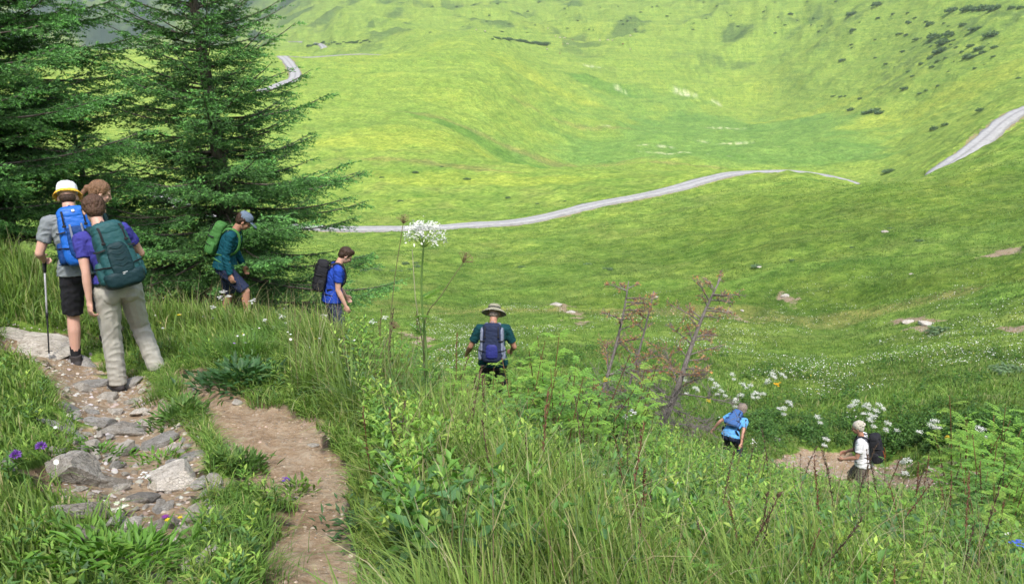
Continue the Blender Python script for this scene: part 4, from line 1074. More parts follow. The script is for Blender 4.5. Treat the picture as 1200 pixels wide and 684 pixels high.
def hand(G, q, nm, sd, curl=35, s=1.0):
    M = q['Mf' + nm]; w = q['wri' + nm]; 
    # palm: x across, z along (down is towards the fingertips), palm faces the body
    B = M @ rz_(sd * 75)
    P = lambda v: w + B @ (np.array(v, float) * s)
    limb(G, [P([0, 0, .0]), P([0, 0, -.03])], [.023, .026], ball=True)
    ellipsoid(G, P([0, 0, -.055]), .040 * s, .017 * s, .048 * s, B, 14, 8)
    for i, (x, l) in enumerate(((-.028, .068), (-.0095, .078), (.0095, .073), (.028, .058))):
        a0 = P([x, 0, -.090]); c1 = curl * (.7 + .1 * i); l1 = l * .45; l2 = l * .3; l3 = l * .27
        d1 = B @ rx_(-c1 * .5 * -1) @ [0, 0, -1.]; d2 = B @ rx_(c1 * 1.2) @ [0, 0, -1.]; d3 = B @ rx_(c1 * 1.9) @ [0, 0, -1.]
        b = a0 + d1 * l1 * s; c = b + d2 * l2 * s; d = c + d3 * l3 * s
        limb(G, [a0 - d1 * .015, a0, b, c, d], [.0088 * s, .0092 * s, .0085 * s, .008 * s, .007 * s], k=8, n=2)
    t0 = P([-.030, .004, -.030]); t1 = P([-.052, .016, -.060]); t2 = P([-.052, .026, -.090])
    limb(G, [t0, t1, t2], [.013 * s, .0105 * s, .008 * s], k=8, n=3)

def make_head(G, q, fem=0):
    H = q['H']; c = q['head']; P = lambda v: c + H @ np.array(v, float)
    ellipsoid(G, P([0, -.012, .022]), .076, .096, .090, H, 24, 16)            # skull
    ellipsoid(G, P([0, .028, -.035]), .058, .066, .080, H, 20, 14)            # face
    ellipsoid(G, P([0, .052, -.090]), .030, .028, .022, H, 14, 10)            # chin
    ellipsoid(G, P([0, .070, .018]), .052, .020, .014, H, 14, 8)              # brow
    ellipsoid(G, P([.033, .068, -.028]), .020, .018, .018, H, 10, 8); ellipsoid(G, P([-.033, .068, -.028]), .020, .018, .018, H, 10, 8)
    limb(G, [P([0, .090, .005]), P([0, .108, -.028])], [.007, .011], k=8)      # nose
    ellipsoid(G, P([0, .098, -.034]), .016, .012, .009, H, 10, 8)
    ellipsoid(G, P([0, .088, -.060]), .022, .010, .006, H, 12, 8); ellipsoid(G, P([0, .086, -.070]), .019, .010, .006, H, 12, 8)
    for sd in (1, -1): ellipsoid(G, P([.078 * sd, -.004, -.012]), .010, .020, .031, H @ rz_(-sd * 25), 12, 8)
    limb(G, [q['neck'] - q['T'] @ [0, 0, .03], q['nt'], c + H @ [0, -.012, -.03]], [.060, .053 - .006 * fem, .053])

def make_person(p):
    q = skeleton(p); s = q['s']; fem = p.get('fem', 0); vx = p.get('voxel', .008)
    rng = p.get('seed', 1)
    root = link('person', None, label=p['label'], cat='person')
    T = q['T']; skin = p.get('skin', SKIN)
    # body
    G = Geo(); loft(G, torso_rings(q, 0, fem)); make_head(G, q, fem)
    lk = 1.0 if not fem else .88
    for sd, nm in ((1, 'R'), (-1, 'L')):
        limb(G, [q['neck'] + T @ [0, 0, -.035], q['sho' + nm] - T @ [.02 * sd, 0, 0]], [.055 * lk, .056 * lk])
        m = q['elb' + nm] * .6 + q['wri' + nm] * .4
        limb(G, [q['sho' + nm], q['sho' + nm] * .5 + q['elb' + nm] * .5, q['elb' + nm]], [.055 * lk, .050 * lk, .038 * lk])
        limb(G, [q['elb' + nm], q['elb' + nm] * .7 + q['wri' + nm] * .3, q['wri' + nm]], [.039 * lk, .042 * lk, .026 * lk])
        hand(G, q, nm, sd, p.get('curl' + nm, 62))
        limb(G, [q['hip' + nm], q['knee' + nm]], [.088, .058]); c = q['knee' + nm] * .68 + q['ank' + nm] * .32; back = np.array([0, -.014, 0])
        limb(G, [q['knee' + nm], c + back, q['ank' + nm]], [.056, .057, .037])
        F = q['F' + nm]; ellipsoid(G, q['ank' + nm] + F @ [0, .05, -.045], .042, .12, .032, F, 14, 10)
    body = link('body', fuse(G, 'body', vx, 2, mat=skin), None, root)
    # eyes
    for sd in (1, -1):
        E = Geo(); ellipsoid(E, q['head'] + q['H'] @ [.030 * sd, .088, -.004], .012, .006, .006, q['H'], 12, 8); link('eye', E.mesh('eye', True), M_EYE, root)
    # shirt
    G = Geo(); loft(G, torso_rings(q, .016, fem, flare=.020, lo=.05 if p.get('bare_seat') else -.03, hi=.46)); sl = p.get('sleeve', .62)
    loft(G, [(q['neck'] + T @ [0, 0, -.07 * s], T @ [.15 * s, 0, 0], T @ [0, .085 * s, 0]), (q['neck'] + T @ [0, 0, -.02 * s], T @ [.10 * s, 0, 0], T @ [0, .075 * s, 0]), (q['neck'] + T @ [0, -.004, .012 * s], T @ [.072, 0, 0], T @ [0, .068, 0])])
    for sd, nm in ((1, 'R'), (-1, 'L')):
        limb(G, [q['neck'] + T @ [.02 * sd, 0, -.045], q['sho' + nm] - T @ [.012 * sd, 0, 0]], [.068 * lk, .069 * lk])
        if sl <= 1:
            e = q['sho' + nm] * (1 - sl) + q['elb' + nm] * sl
            limb(G, [q['sho' + nm], e], [.066 * lk, .062 * lk], ball=False); ellipsoid(G, q['sho' + nm], .066 * lk, .066 * lk, .066 * lk)
        else:
            limb(G, [q['sho' + nm], q['elb' + nm], q['wri' + nm]], [.068 * lk, .054 * lk, .037 * lk], ball=False); ellipsoid(G, q['sho' + nm], .068, .068, .068); ellipsoid(G, q['elb' + nm], .054, .054, .054)
    link('shirt', fuse(G, 'shirt', vx * .95, 2, (.007, 8), rng, p['shirt']), None, root)
    # lower garment
    G = Geo(); loft(G, torso_rings(q, .012, fem, lo=-.09, hi=.06))
    if fem:
        for sd in (1, -1): ellipsoid(G, q['pel'] + q['Pl'] @ [.07 * sd, -.055, -.05], .085, .075, .09)
    else:
        for sd in (1, -1): ellipsoid(G, q['pel'] + q['Pl'] @ [.07 * sd, -.045, -.045], .08, .07, .085)
    tl = p.get('trouser', .9)
    for sd, nm in ((1, 'R'), (-1, 'L')):
        h0, k0, a0 = q['hip' + nm], q['knee' + nm], q['ank' + nm]
        if tl <= 1:
            e = h0 * (1 - tl) + k0 * tl; limb(G, [h0, h0 * .5 + e * .5, e], [.106, .100, .088], ball=False); ellipsoid(G, h0, .106, .106, .106)
        else:
            limb(G, [h0, k0, a0 + np.array([0, 0, -.02])], [.104, .080, .072], ball=False); ellipsoid(G, h0, .104, .104, .104); ellipsoid(G, k0, .080, .080, .080)
    link('trousers' if tl > 1 else 'shorts', fuse(G, 'trousers', vx, 2, (.005, 7), rng + 5, p['trousers']), None, root)
    # socks and boots
    for sd, nm in ((1, 'R'), (-1, 'L')):
        a0, k0, F = q['ank' + nm], q['knee' + nm], q['F' + nm]
        if tl <= 1:
            G = Geo(); limb(G, [a0, a0 * .7 + k0 * .3], [.043, .049], ball=False); link('sock', G.mesh('sock', True), p.get('sock', M_BLACK), root)
        G = Geo(); ellipsoid(G, a0 + F @ [0, .055, -.045], .050, .145, .042, F, 18, 10, .8); limb(G, [a0 + F @ [0, -.01, -.05], a0 + F @ [0, -.015, .04]], [.052, .053], ball=False)
        b = link('boot', fuse(G, 'boot', .009, 1, mat=p.get('boot', M_BOOT)), None, root)
        G = Geo(); ellipsoid(G, a0 + F @ [0, .052, -.074], .053, .150, .013, F, 20, 6, .6); link('sole', G.mesh('sole', True), M_RUBBER, b)
    return root, q

def add_hair(root, q, mat, style='short', seed=1):
    G = Geo(); H = q['H']; c = q['head']; P = lambda v: c + H @ np.array(v, float)
    ellipsoid(G, P([0, -.022, .034]), .084, .098, .093, H, 24, 16)
    ellipsoid(G, P([0, -.050, -.012]), .076, .066, .075, H, 20, 12)
    if style == 'short':
        rng = np.random.default_rng(seed)
        for i in range(26):
            a = rng.normal(0, 1, 3); a /= np.linalg.norm(a); a[2] = abs(a[2]); a[1] -= .25
            ellipsoid(G, P(np.array([0, -.022, .036]) + a * [.074, .090, .084]), .024, .024, .014, H, 8, 6)
    if style == 'fringe':
        ellipsoid(G, P([0, .045, .085]), .062, .045, .030, H, 16, 10); ellipsoid(G, P([.02, .03, .105]), .045, .05, .022, H, 14, 8)
    if style == 'bob':
        ellipsoid(G, P([0, -.030, -.03]), .094, .085, .095, H, 20, 12); ellipsoid(G, P([0, -.02, .03]), .096, .106, .095, H, 20, 12)
    if style == 'tied':
        ellipsoid(G, P([0, -.125, .00]), .032, .04, .034, H, 14, 10); limb(G, [P([0, -.13, 0]), P([0, -.155, -.07]), P([0, -.145, -.15])], [.026, .022, .010])
    if style == 'bun': ellipsoid(G, P([0, -.105, .035]), .036, .026, .03, H, 14, 10)
    rng = np.random.default_rng(seed + 50); lo_ = -.10 if style == 'bob' else -.05
    for i in range(230):
        a = rng.normal(0, 1, 3); a /= np.linalg.norm(a)
        if a[1] > .55 or a[2] < lo_ * 9: continue
        pt = np.array([0, -.024, .028]) + a * ([.085, .098, .092] if style != 'bob' else [.096, .104, .10]); crown = np.array([.01, -.05, .12]); dn = pt - crown; dn -= a * dn.dot(a); dn /= np.linalg.norm(dn) + 1e-6
        ln = rng.uniform(.018, .035); pa = pt - dn * ln; pb = pt + dn * ln - a * .006
        limb(G, [P(pa), P(pt + a * .004), P(pb)], [.0035, .005, .003], 6, 2, False)
    return link('hair', fuse(G, 'hair', .0055, 1, (.003, 45), seed, mat), None, root)

def box_bag(root, name, q, c, half, mat, e=.45, taper=.15, tilt=0, wr=(.0028, 12), seed=3, vox=.009, B=None):
    G = Geo(); B = q['T'] if B is None else B
    ellipsoid(G, q['chest'] + B @ np.array(c), half[0], half[1], half[2], B @ rx_(tilt), 32, 20, e, taper)
    return link(name, fuse(G, name, vox, 2, wr, seed, mat), None, root)

def backpack(root, q, main, lid, side_, strap, W=.15, D=.10, Hh=.24, up=-.04, pockets=True, band=None, front=None, extras=True):
    T = q['T']; s = q['s']; c0 = q['chest']
    yb = -.125 - D
    P = lambda v: c0 + T @ np.array(v, float)
    bag = box_bag(root, 'backpack', q, (0, yb, up), (W, D, Hh), main, .42, .12)
    lid_ = box_bag(bag, 'lid', q, (0, yb + .005, up + Hh * .92), (W * .93, D * .98, .062), lid, .6, .2)
    if front: box_bag(bag, 'front_pocket', q, (0, yb - D * .82, up - Hh * .15), (W * .62, .035, Hh * .58), front, .5, .1)
    if pockets:
        for sd in (1, -1): box_bag(bag, 'side_pocket', q, (sd * W * .98, yb + .01, up - Hh * .50), (.042, D * .62, Hh * .40), side_, .55, .15)
    def webbing(pts, w=.024, th=.005, mt=strap, nm='strap', par=bag):
        pts = spline([P(v) for v in pts], 6); t = np.gradient(pts, axis=0); t /= np.linalg.norm(t, axis=1)[:, None]
        ce = P([0, -.02 if nm == 'shoulder_strap' else yb, up]); out = pts - ce; out -= t * (out * t).sum(1)[:, None]; out /= np.linalg.norm(out, axis=1)[:, None] + 1e-9
        sv = np.cross(t, out); G = Geo()
        loft(G, [(pts[i], sv[i] * w, out[i] * th) for i in range(len(pts))], 10)
        return link(nm, G.mesh(nm, True), mt, par)
    for sd in (1, -1):
        a = .088 * sd
        webbing([(a * .85, -.135, .10 * s), (a, -.10, .175 * s), (a * 1.05, .0, .205 * s), (a * 1.1, .09, .155 * s), (a * 1.15, .138, .03 * s), (a * 1.3, .125, -.08 * s), (a * 1.7, .02, -.17 * s), (a * 1.6, -.10, -.20 * s)], .026, .008, strap, 'shoulder_strap')
    webbing([(-.13, -.125, -.27), (-.175, .0, -.28), (-.12, .13, -.29), (0, .150, -.29), (.12, .13, -.29), (.175, .0, -.28), (.13, -.125, -.27)], .022, .009, strap, 'hip_belt')
    if extras:
        yo = yb - D * 1.0
        for sd in (1, -1):
            webbing([(sd * W * .55, yb + D * .2, up + Hh * 1.12), (sd * W * .58, yo - .004, up + Hh * .9), (sd * W * .6, yo - .014, up + Hh * .45)], .009, .003, M_BLACK, 'lid_strap')
            webbing([(sd * W * .6, yo - .012, up + Hh * .25), (sd * W * .98, yo + .02, up + Hh * .22), (sd * (W + .012), yb, up + Hh * .25)], .008, .003, M_BLACK, 'compression_strap')
            webbing([(sd * W * .6, yo - .008, up - Hh * .35), (sd * W * 1.0, yo + .02, up - Hh * .32), (sd * (W + .045), yb, up - Hh * .3)], .008, .003, M_BLACK, 'compression_strap')
            G = Geo(); ellipsoid(G, P([sd * W * .6, yo - .018, up + Hh * .45]), .016, .006, .012, T, 12, 6, .6); link('buckle', G.mesh('buckle', True), M_BLACK, bag)
        webbing([(-.02, yb + D * .8, up + Hh * 1.12), (0, yb + D * .9, up + Hh * 1.22), (.02, yb + D * .8, up + Hh * 1.12)], .006, .004, strap, 'haul_loop')
    if band: band(bag, P, yb, D, W, Hh, up, webbing)
    return bag

def place(root, q, px, py, az, r0, r1, fix=None):
    """stand the figure on the ground so that the crown of its head lies on the sight line through (px, py)"""
    Rm = rz_(-az); top = Rm @ (q['head'] + q['H'] @ [0, 0, .115])
    best = None
    for r in np.linspace(r0, r1, 400):
        hpt = at_h(px, py, r); bx, by = hpt[0] - top[0], hpt[1] - top[1]
        g = float(ground(bx, by)); e = abs(g + top[2] - hpt[2])
        if best is None or e < best[0]: best = (e, bx, by, g, r)
    root.location = (best[1], best[2], best[3]); root.rotation_euler = (0, 0, R(-az))
    return Rm

M_BOOT = cloth_mat('boot_leather', (.05, .045, .045), .7)
TEAL = cloth_mat('teal_nylon', (.018, .078, .084), .6, spec=.25); TEAL_D = cloth_mat('dark_teal_nylon', (.008, .030, .036), .6, spec=.25)
KHAKI = cloth_mat('grey_khaki_cotton', (.37, .355, .31)); PURPLE = cloth_mat('violet_blue_jersey', (.045, .045, .24))
BLUE_P = cloth_mat('bright_blue_nylon', (.012, .12, .50), .5, spec=.35); BLUE_D = cloth_mat('deep_blue_nylon', (.01, .045, .17), .55)
GREYT = cloth_mat('grey_jersey', (.20, .22, .23)); BLK = cloth_mat('black_cloth', (.022, .022, .026))
WHITE = cloth_mat('white_cotton', (.72, .72, .74)); YELLOW = cloth_mat('yellow_cotton', (.72, .43, .05))
GREENP = cloth_mat('leaf_green_nylon', (.06, .175, .045), .65, spec=.15); PETROL = cloth_mat('petrol_jersey', (.006, .062, .085), .8)
NAVY = cloth_mat('navy_cloth', (.022, .030, .065)); ROYAL = cloth_mat('royal_blue_jersey', (.020, .06, .36)); PLAID = cloth_mat('dark_checked_cloth', (.03, .035, .06), pattern=(55, (.09, .10, .14)))
CAPG = cloth_mat('blue_grey_cotton', (.13, .17, .23)); OLIVE = cloth_mat('khaki_hat_cotton', (.27, .26, .19)); PGREY = cloth_mat('grey_blue_nylon', (.17, .19, .26), .55); PBLUE = cloth_mat('violet_blue_nylon', (.025, .03, .16), .5)
DGREEN = cloth_mat('dark_green_jersey', (.008, .05, .058)); SKYB = cloth_mat('sky_blue_jersey', (.12, .35, .68)); PSTEEL = cloth_mat('denim_blue_nylon', (.05, .12, .30), .6)
GREIGE = cloth_mat('stone_cotton', (.33, .30, .25)); BROWNC = cloth_mat('brown_plaid', (.20, .17, .14), pattern=(60, (.08, .06, .06)))
HBROWN = hair_mat('brown_hair', (.085, .045, .028)); HLIGHT = hair_mat('light_brown_hair', (.20, .11, .06)); HDARK = hair_mat('dark_brown_hair', (.05, .028, .018)); HWHITE = hair_mat('white_hair', (.50, .46, .38)); HGREY = hair_mat('grey_brown_hair', (.26, .21, .17))

def mark(bag, c, M, wd, hh, mat=M_WHITEMARK, name='mark'):
    G = Geo(); ellipsoid(G, c, wd, .003, hh, M, 12, 6, .5); link(name, G.mesh(name, True), mat, bag)

def pole(root_xyz, top, tip, label, group='trekking poles'):
    t = link('trekking_pole', None, label=label, cat='trekking pole', loc=tuple(tip))
    top = np.array(top) - np.array(tip); u = top / np.linalg.norm(top); Ln = np.linalg.norm(top)
    G = Geo(); limb(G, [u * .06, u * Ln * .45], [.0065, .0075], 8, 3, False); link('lower_shaft', G.mesh('lower_shaft', True), M_BLACK, t)
    G = Geo(); limb(G, [u * Ln * .45, u * (Ln - .1)], [.009, .009], 8, 3, False); link('upper_shaft', G.mesh('upper_shaft', True), M_METAL, t)
    G = Geo(); limb(G, [u * Ln * .42, u * Ln * .47], [.013, .013], 10, 2, False); link('lock', G.mesh('lock', True), M_BLACK, t)
    G = Geo(); limb(G, [u * (Ln - .11), u * (Ln - .05), u * (Ln + .03)], [.016, .019, .017], 10, 3); link('grip', G.mesh('grip', True), M_BLACK, t)
    G = Geo(); limb(G, [u * 0, u * .06], [.004, .008], 8, 2, False); link('tip', G.mesh('tip', True), M_METAL, t)
    G = Geo(); limb(G, [u * .075, u * .082], [.03, .03], 14, 2, False); link('basket', G.mesh('basket', True), M_BLACK, t)

# --- woman with the teal backpack
p = dict(h=1.70, fem=1, bare_seat=1, lean=14, side=-7, twist=-4, head=(24, 0, 0), legR=(20, 10, 38), legL=(6, 1, 8), footR=8, armR=(26, 24, 78, 25), armL=(-6, 10, 16, 0), shirt=PURPLE, trousers=KHAKI, trouser=2, skin=SKIN3, sleeve=.55, voxel=.0065, seed=2, wide=.95,
         label='woman in grey khaki trousers and violet shirt wearing a big teal backpack, seen from behind')
root, q = make_person(p); add_hair(root, q, HBROWN, 'bun', 2)
def b1(bag, P, yb, D, W, H, up, web):
    for sd in (1, -1): mark(bag, P([sd * .0, yb - D - .012, up - H * .62 - .006 * sd]), q['T'], .022, .0022)
    box_bag(bag, 'base_panel', q, (0, yb - .004, up - H * .80), (W * 1.0, D * 1.0, .075), TEAL_D, .5, -.15)
    for k in range(4): web([(-.05, yb - D - .014, up + H * (.3 - k * .2)), (0, yb - D - .018, up + H * (.22 - k * .2)), (.05, yb - D - .014, up + H * (.3 - k * .2))], .004, .002, TEAL_D, 'elastic_cord')
backpack(root, q, TEAL, TEAL, TEAL, TEAL_D, .145, .105, .245, -.075, front=TEAL_D, band=b1)
place(root, q, 108, 241, -38, 7.4, 8.0)
# --- man with the white and yellow sun hat
p = dict(h=1.78, lean=12, head=(26, 8, 0), side=-3, legR=(10, 4, 14), legL=(12, 5, 16), armR=(20, 8, 60, 20), armL=(4, 26, 78, 10), curlL=75, shirt=GREYT, trousers=BLK, trouser=.92, sleeve=.62, seed=12, skin=SKIN3, voxel=.0065,
         label='man in a white and yellow sun hat carrying a bright blue backpack')
root, q = make_person(p); H = q['H']; hc = q['head']
def b2(bag, P, yb, D, W, H_, up, web):
    mark(bag, P([.01, yb - D * .9, up + H_ * .98]), q['T'], .014, .011)
    web([(-W * .3, yb - D - .012, up + H_ * .5), (-W * .3, yb - D - .02, up), (-W * .28, yb - D - .012, up - H_ * .6)], .010, .003, PGREY, 'lash_strap')
    web([(W * .35, yb - D - .012, up + H_ * .5), (W * .35, yb - D - .02, up), (W * .3, yb - D - .012, up - H_ * .6)], .010, .003, PGREY, 'lash_strap')
backpack(root, q, BLUE_P, BLUE_P, BLUE_D, BLUE_D, .145, .10, .25, -.05, front=BLUE_D, band=b2)
def revolve(G, prof, c, M, k=28, wob=0, sx=1.0, sy=1.0, seed=0):
    rings = []
    for i, (r, z) in enumerate(prof):
        rings.append((np.asarray(c) + M @ np.array([0, 0, z]), M @ np.array([r * sx, 0, 0]), M @ np.array([0, r * sy, 0])))
    loft(G, rings, k)
G = Geo(); revolve(G, [(.088, .035), (.090, .06), (.086, .10), (.076, .128), (.045, .140), (.012, .143)], hc + H @ [0, -.012, 0], H, 28, sy=1.18)
hat = link('hat', fuse(G, 'hat', .006, 2, (.003, 20), 4, WHITE), None, root)
G = Geo(); revolve(G, [(.090, .052), (.106, .036), (.128, .004), (.130, -.002), (.106, .026), (.088, .044)], hc + H @ [0, -.008, 0], H, 32, sy=1.12)
link('brim', fuse(G, 'brim', .006, 1, (.003, 12), 5, YELLOW), None, hat)
G = Geo(); ellipsoid(G, hc + H @ [0, -.05, -.03], .070, .055, .05, H, 16, 10); link('hair', fuse(G, 'hair', .008, 1, (.003, 30), 1, HDARK), None, root)
Rm = place(root, q, 78, 218, -34, 8.3, 8.9)
w = np.array(root.location) + Rm @ (q['wriL'] + q['MfL'] @ [0, 0, -.085]); tp = np.array(at_h(55, 405, 8.2)); tp[2] = float(ground(tp[0], tp[1]))
pole(None, w, tp, 'black and silver trekking pole planted on the rock slab at the left')
# --- brown-haired person further on, looking to the right
p = dict(h=1.72, fem=1, lean=8, head=(22, 0, 0), legR=(4, 3, 8), legL=(14, 4, 22), armR=(22, 8, 60, 20), armL=(20, 8, 60, 20), shirt=NAVY, trousers=BLK, trouser=.9, seed=22, skin=SKIN3, sock=BLK, voxel=.008,
         label='brown-haired person looking right, mostly hidden behind the woman with the teal backpack')
root, q = make_person(p); add_hair(root, q, HLIGHT, 'tied', 3)
backpack(root, q, TEAL_D, TEAL_D, TEAL_D, TEAL_D, .12, .07, .19, -.05, extras=False, pockets=False)
place(root, q, 124, 221, 62, 9.0, 9.8)
# --- man with the green backpack
p = dict(h=1.80, lean=25, head=(30, -4, 0), legR=(40, 3, 40), legL=(-2, 3, 12), footR=-5, armR=(8, 6, 28, 0), armL=(14, 8, 30, 0), shirt=PETROL, trousers=NAVY, trouser=.93, sleeve=2, seed=32, skin=SKIN2,
         label='man in a teal long-sleeved shirt and grey cap with a green backpack')
root, q = make_person(p); add_hair(root, q, HDARK, 'plain', 4); H = q['H']; hc = q['head']
backpack(root, q, GREENP, GREENP, GREENP, GREENP, .13, .085, .22, -.04, extras=True, pockets=True)
G = Geo(); revolve(G, [(.088, .030), (.089, .055), (.085, .090), (.070, .118), (.035, .131), (.01, .133)], hc + H @ [0, -.012, .004], H, 28, sy=1.18)
cap = link('cap', fuse(G, 'cap', .006, 2, (.0015, 20), 4, CAPG), None, root)
G = Geo(); ellipsoid(G, hc + H @ [0, .120, .040], .070, .075, .007, H @ rx_(-12), 20, 8, .9); link('peak', G.mesh('peak', True), CAPG, cap)
G = Geo(); ellipsoid(G, hc + H @ [0, -.012, .136], .008, .008, .005, H, 10, 6); link('button', G.mesh('button', True), CAPG, cap)
place(root, q, 292, 252, 84, 10.2, 13)
# --- man in the blue T-shirt
p = dict(h=1.80, lean=15, head=(34, 0, 0), legR=(12, 3, 16), legL=(4, 3, 10), armR=(10, 6, 26, 0), armL=(14, 8, 30, 0), shirt=ROYAL, trousers=PLAID, trouser=.95, seed=42, skin=SKIN3, sleeve=.6,
         label='man in a royal blue T-shirt with a black backpack looking down, right of the spruce')
root, q = make_person(p); add_hair(root, q, HDARK, 'fringe', 5)
backpack(root, q, BLK, BLK, BLK, BLK, .14, .095, .22, -.05)
place(root, q, 411, 292, 72, 10.2, 13)
# --- man in the sun hat
p = dict(h=1.80, lean=10, head=(30, 6, 0), legR=(14, 5, 18), legL=(20, 5, 26), armR=(14, 22, 62, 18), armL=(10, 26, 40, 0), shirt=DGREEN, trousers=BLK, trouser=2, seed=52, skin=SKIN2, sleeve=.7,
         label='man in a khaki sun hat walking away with a grey and violet-blue backpack')
root, q = make_person(p); H = q['H']; hc = q['head']
def b6(bag, P, yb, D, W, H_, up, web):
    box_bag(bag, 'bottom_compartment', q, (0, yb - .02, up - H_ * .35), (W * .62, D, H_ * .45), PBLUE, .5, .1)
    for sd in (1, -1): box_bag(bag, 'side_panel', q, (sd * W * .85, yb + .01, up + .03), (.035, D * .95, H_ * .8), PGREY, .5, .1)
backpack(root, q, NAVY, NAVY, PGREY, PGREY, .155, .10, .25, -.05, band=b6)
G = Geo(); revolve(G, [(.088, .030), (.090, .055), (.086, .098), (.070, .112), (.03, .118)], hc + H @ [0, -.012, .004], H, 28, sy=1.18)
hat = link('hat', fuse(G, 'hat', .006, 2, (.002, 20), 4, OLIVE), None, root)
G = Geo(); revolve(G, [(.088, .048), (.12, .030), (.175, -.012), (.176, -.018), (.12, .018), (.086, .038)], hc + H @ [0, -.010, .004], H, 32, sy=1.06); link('brim', fuse(G, 'brim', .006, 1, (.005, 9), 6, OLIVE), None, hat)
G = Geo(); revolve(G, [(.0915, .050), (.0915, .066)], hc + H @ [0, -.012, .004], H, 28, sy=1.18); link('hat_band', G.mesh('hat_band', True), BLK, hat)
G = Geo(); ellipsoid(G, hc + H @ [0, -.05, -.03], .070, .055, .05, H, 16, 10); link('hair', fuse(G, 'hair', .008, 1, (.003, 30), 1, HGREY), None, root)
place(root, q, 580, 366, 2, 9.6, 10.4)
# --- stooping woman in light blue
p = dict(h=1.62, fem=1, lean=58, side=6, head=(-6, 20, 0), legR=(42, 4, 50), legL=(34, 5, 46), armR=(10, 12, 20, 0), armL=(20, 42, 30, 0), shirt=SKYB, trousers=NAVY, trouser=2, seed=62, skin=SKIN, sleeve=.6,
         label='grey-haired person in a light blue T-shirt stooping down the slope under a blue backpack')
root, q = make_person(p); add_hair(root, q, HGREY, 'bob', 7)
backpack(root, q, PSTEEL, PSTEEL, PSTEEL, NAVY, .13, .075, .19, -.05)
place(root, q, 872, 478, 38, 14.5, 20)
# --- white-haired man
p = dict(h=1.76, lean=14, head=(14, -10, 0), legR=(30, 4, 30), legL=(4, 4, 20), armR=(20, 8, 56, 10), armL=(18, 10, 62, 14), shirt=WHITE, trousers=BROWNC, trouser=.95, seed=72, skin=SKIN2, sock=BROWNC, sleeve=.62,
         label='white-haired man in a white T-shirt with a black backpack walking left on the lower trail')
root, q = make_person(p); add_hair(root, q, HWHITE, 'short', 8)
def b8(bag, P, yb, D, W, H_, up, web):
    for sd in (1, -1): web([(sd * W * .5, yb - D - .012, up), (sd * W * .45, yb - D - .02, up - H_ * .4), (sd * W * .3, yb - D - .012, up - H_ * .8)], .006, .003, cloth_mat('red_piping', (.35, .06, .03)), 'red_piping')
backpack(root, q, BLK, BLK, BLK, BLK, .155, .105, .25, -.06, band=b8)
place(root, q, 1003, 493, -58, 14.5, 16)
# ------------------------------------------------------------------ rocks
m, nt = new_mat('limestone')
geo = N(nt, 'ShaderNodeTexCoord').outputs['Object']
oi = N(nt, 'ShaderNodeObjectInfo').outputs['Random']
a = noise(nt, 6, 7, .72, geo); b = noise(nt, 26, 6, .7, geo); c_ = noise(nt, 2.2, 3, .6, geo)
v = N(nt, 'ShaderNodeTexVoronoi', feature='DISTANCE_TO_EDGE', inp={'Scale': 7.0}); 
mp = N(nt, 'ShaderNodeMapping', inp={'Scale': (1, 2.6, 1)}); L(nt, geo, mp.inputs[0]); mv = mixc(nt, .12, mp.outputs[0], N(nt, 'ShaderNodeTexNoise', inp={'Scale': 5.0}).outputs['Color']); L(nt, mv, v.inputs['Vector'])
base = ramp(nt, math_(nt, 'ADD', math_(nt, 'MULTIPLY', a, .6), math_(nt, 'MULTIPLY', c_, .4)), [(.30, (.17, .155, .13)), (.46, (.37, .35, .315)), (.58, (.48, .465, .435)), (.75, (.62, .60, .56))])
base = mixc(nt, mapr(nt, v.outputs['Distance'], .0, .05, .75, 0), base, (.10, .085, .07))
base = mixc(nt, math_(nt, 'MULTIPLY', mapr(nt, b, .56, .66, 0, 1), .5), base, (.20, .19, .10))
tone = mapr(nt, oi, 0, 1, .75, 1.15); cmb = N(nt, 'ShaderNodeCombineColor'); [L(nt, tone, cmb.inputs[i]) for i in range(3)]
M_ROCK_BASE = base
finish(nt, mixc(nt, 1.0, base, cmb.outputs[0], 'MULTIPLY'), .9, math_(nt, 'ADD', a, math_(nt, 'ADD', math_(nt, 'MULTIPLY', b, .4), math_(nt, 'MULTIPLY', mapr(nt, v.outputs['Distance'], 0, .06, 0, 1), .25))), .8, .035, spec=.2)
M_ROCK = m
def rock_variant(name, mul):
    m2 = M_ROCK.copy(); m2.name = name
    p = m2.node_tree.nodes['Principled BSDF']; l = p.inputs['Base Color'].links[0]; src = l.from_socket
    L(m2.node_tree, mixc(m2.node_tree, 1.0, src, mul, 'MULTIPLY'), p.inputs['Base Color']); return m2
M_ROCK_D = rock_variant('dark_lichened_rock', (.85, .82, .78)); M_ROCK_L = rock_variant('pale_limestone', (1.4, 1.34, 1.26))

def rock_mesh(seed, sub=3, cuts=9, flat=.6, rough=.10):
    rng = np.random.default_rng(seed); bm = bmesh.new(); bmesh.ops.create_icosphere(bm, subdivisions=sub, radius=1)
    co = np.array([v.co[:] for v in bm.verts])
    for i in range(cuts):
        n_ = rng.normal(0, 1, 3); n_ /= np.linalg.norm(n_); d = rng.uniform(.40, .78); s_ = co @ n_; ex = np.maximum(s_ - d, 0); co -= n_[None] * (ex * .93)[:, None]
    f = fbm(co[:, 0] * 2.2 + seed, co[:, 1] * 2.2 + co[:, 2] * 1.7, 4, seed); g = fbm(co[:, 2] * 3 + seed, co[:, 1] * 3 - co[:, 0] * 2, 3, seed + 9)
    co *= (1 + rough * f + rough * .6 * g)[:, None]; co[:, 2] *= flat
    for v, c in zip(bm.verts, co): v.co = c
    me = bpy.data.meshes.new('rock'); bm.to_mesh(me); bm.free()
    for p_ in me.polygons: p_.use_smooth = False
    return me
GC = 'rocks of the stony gully beside the trail'
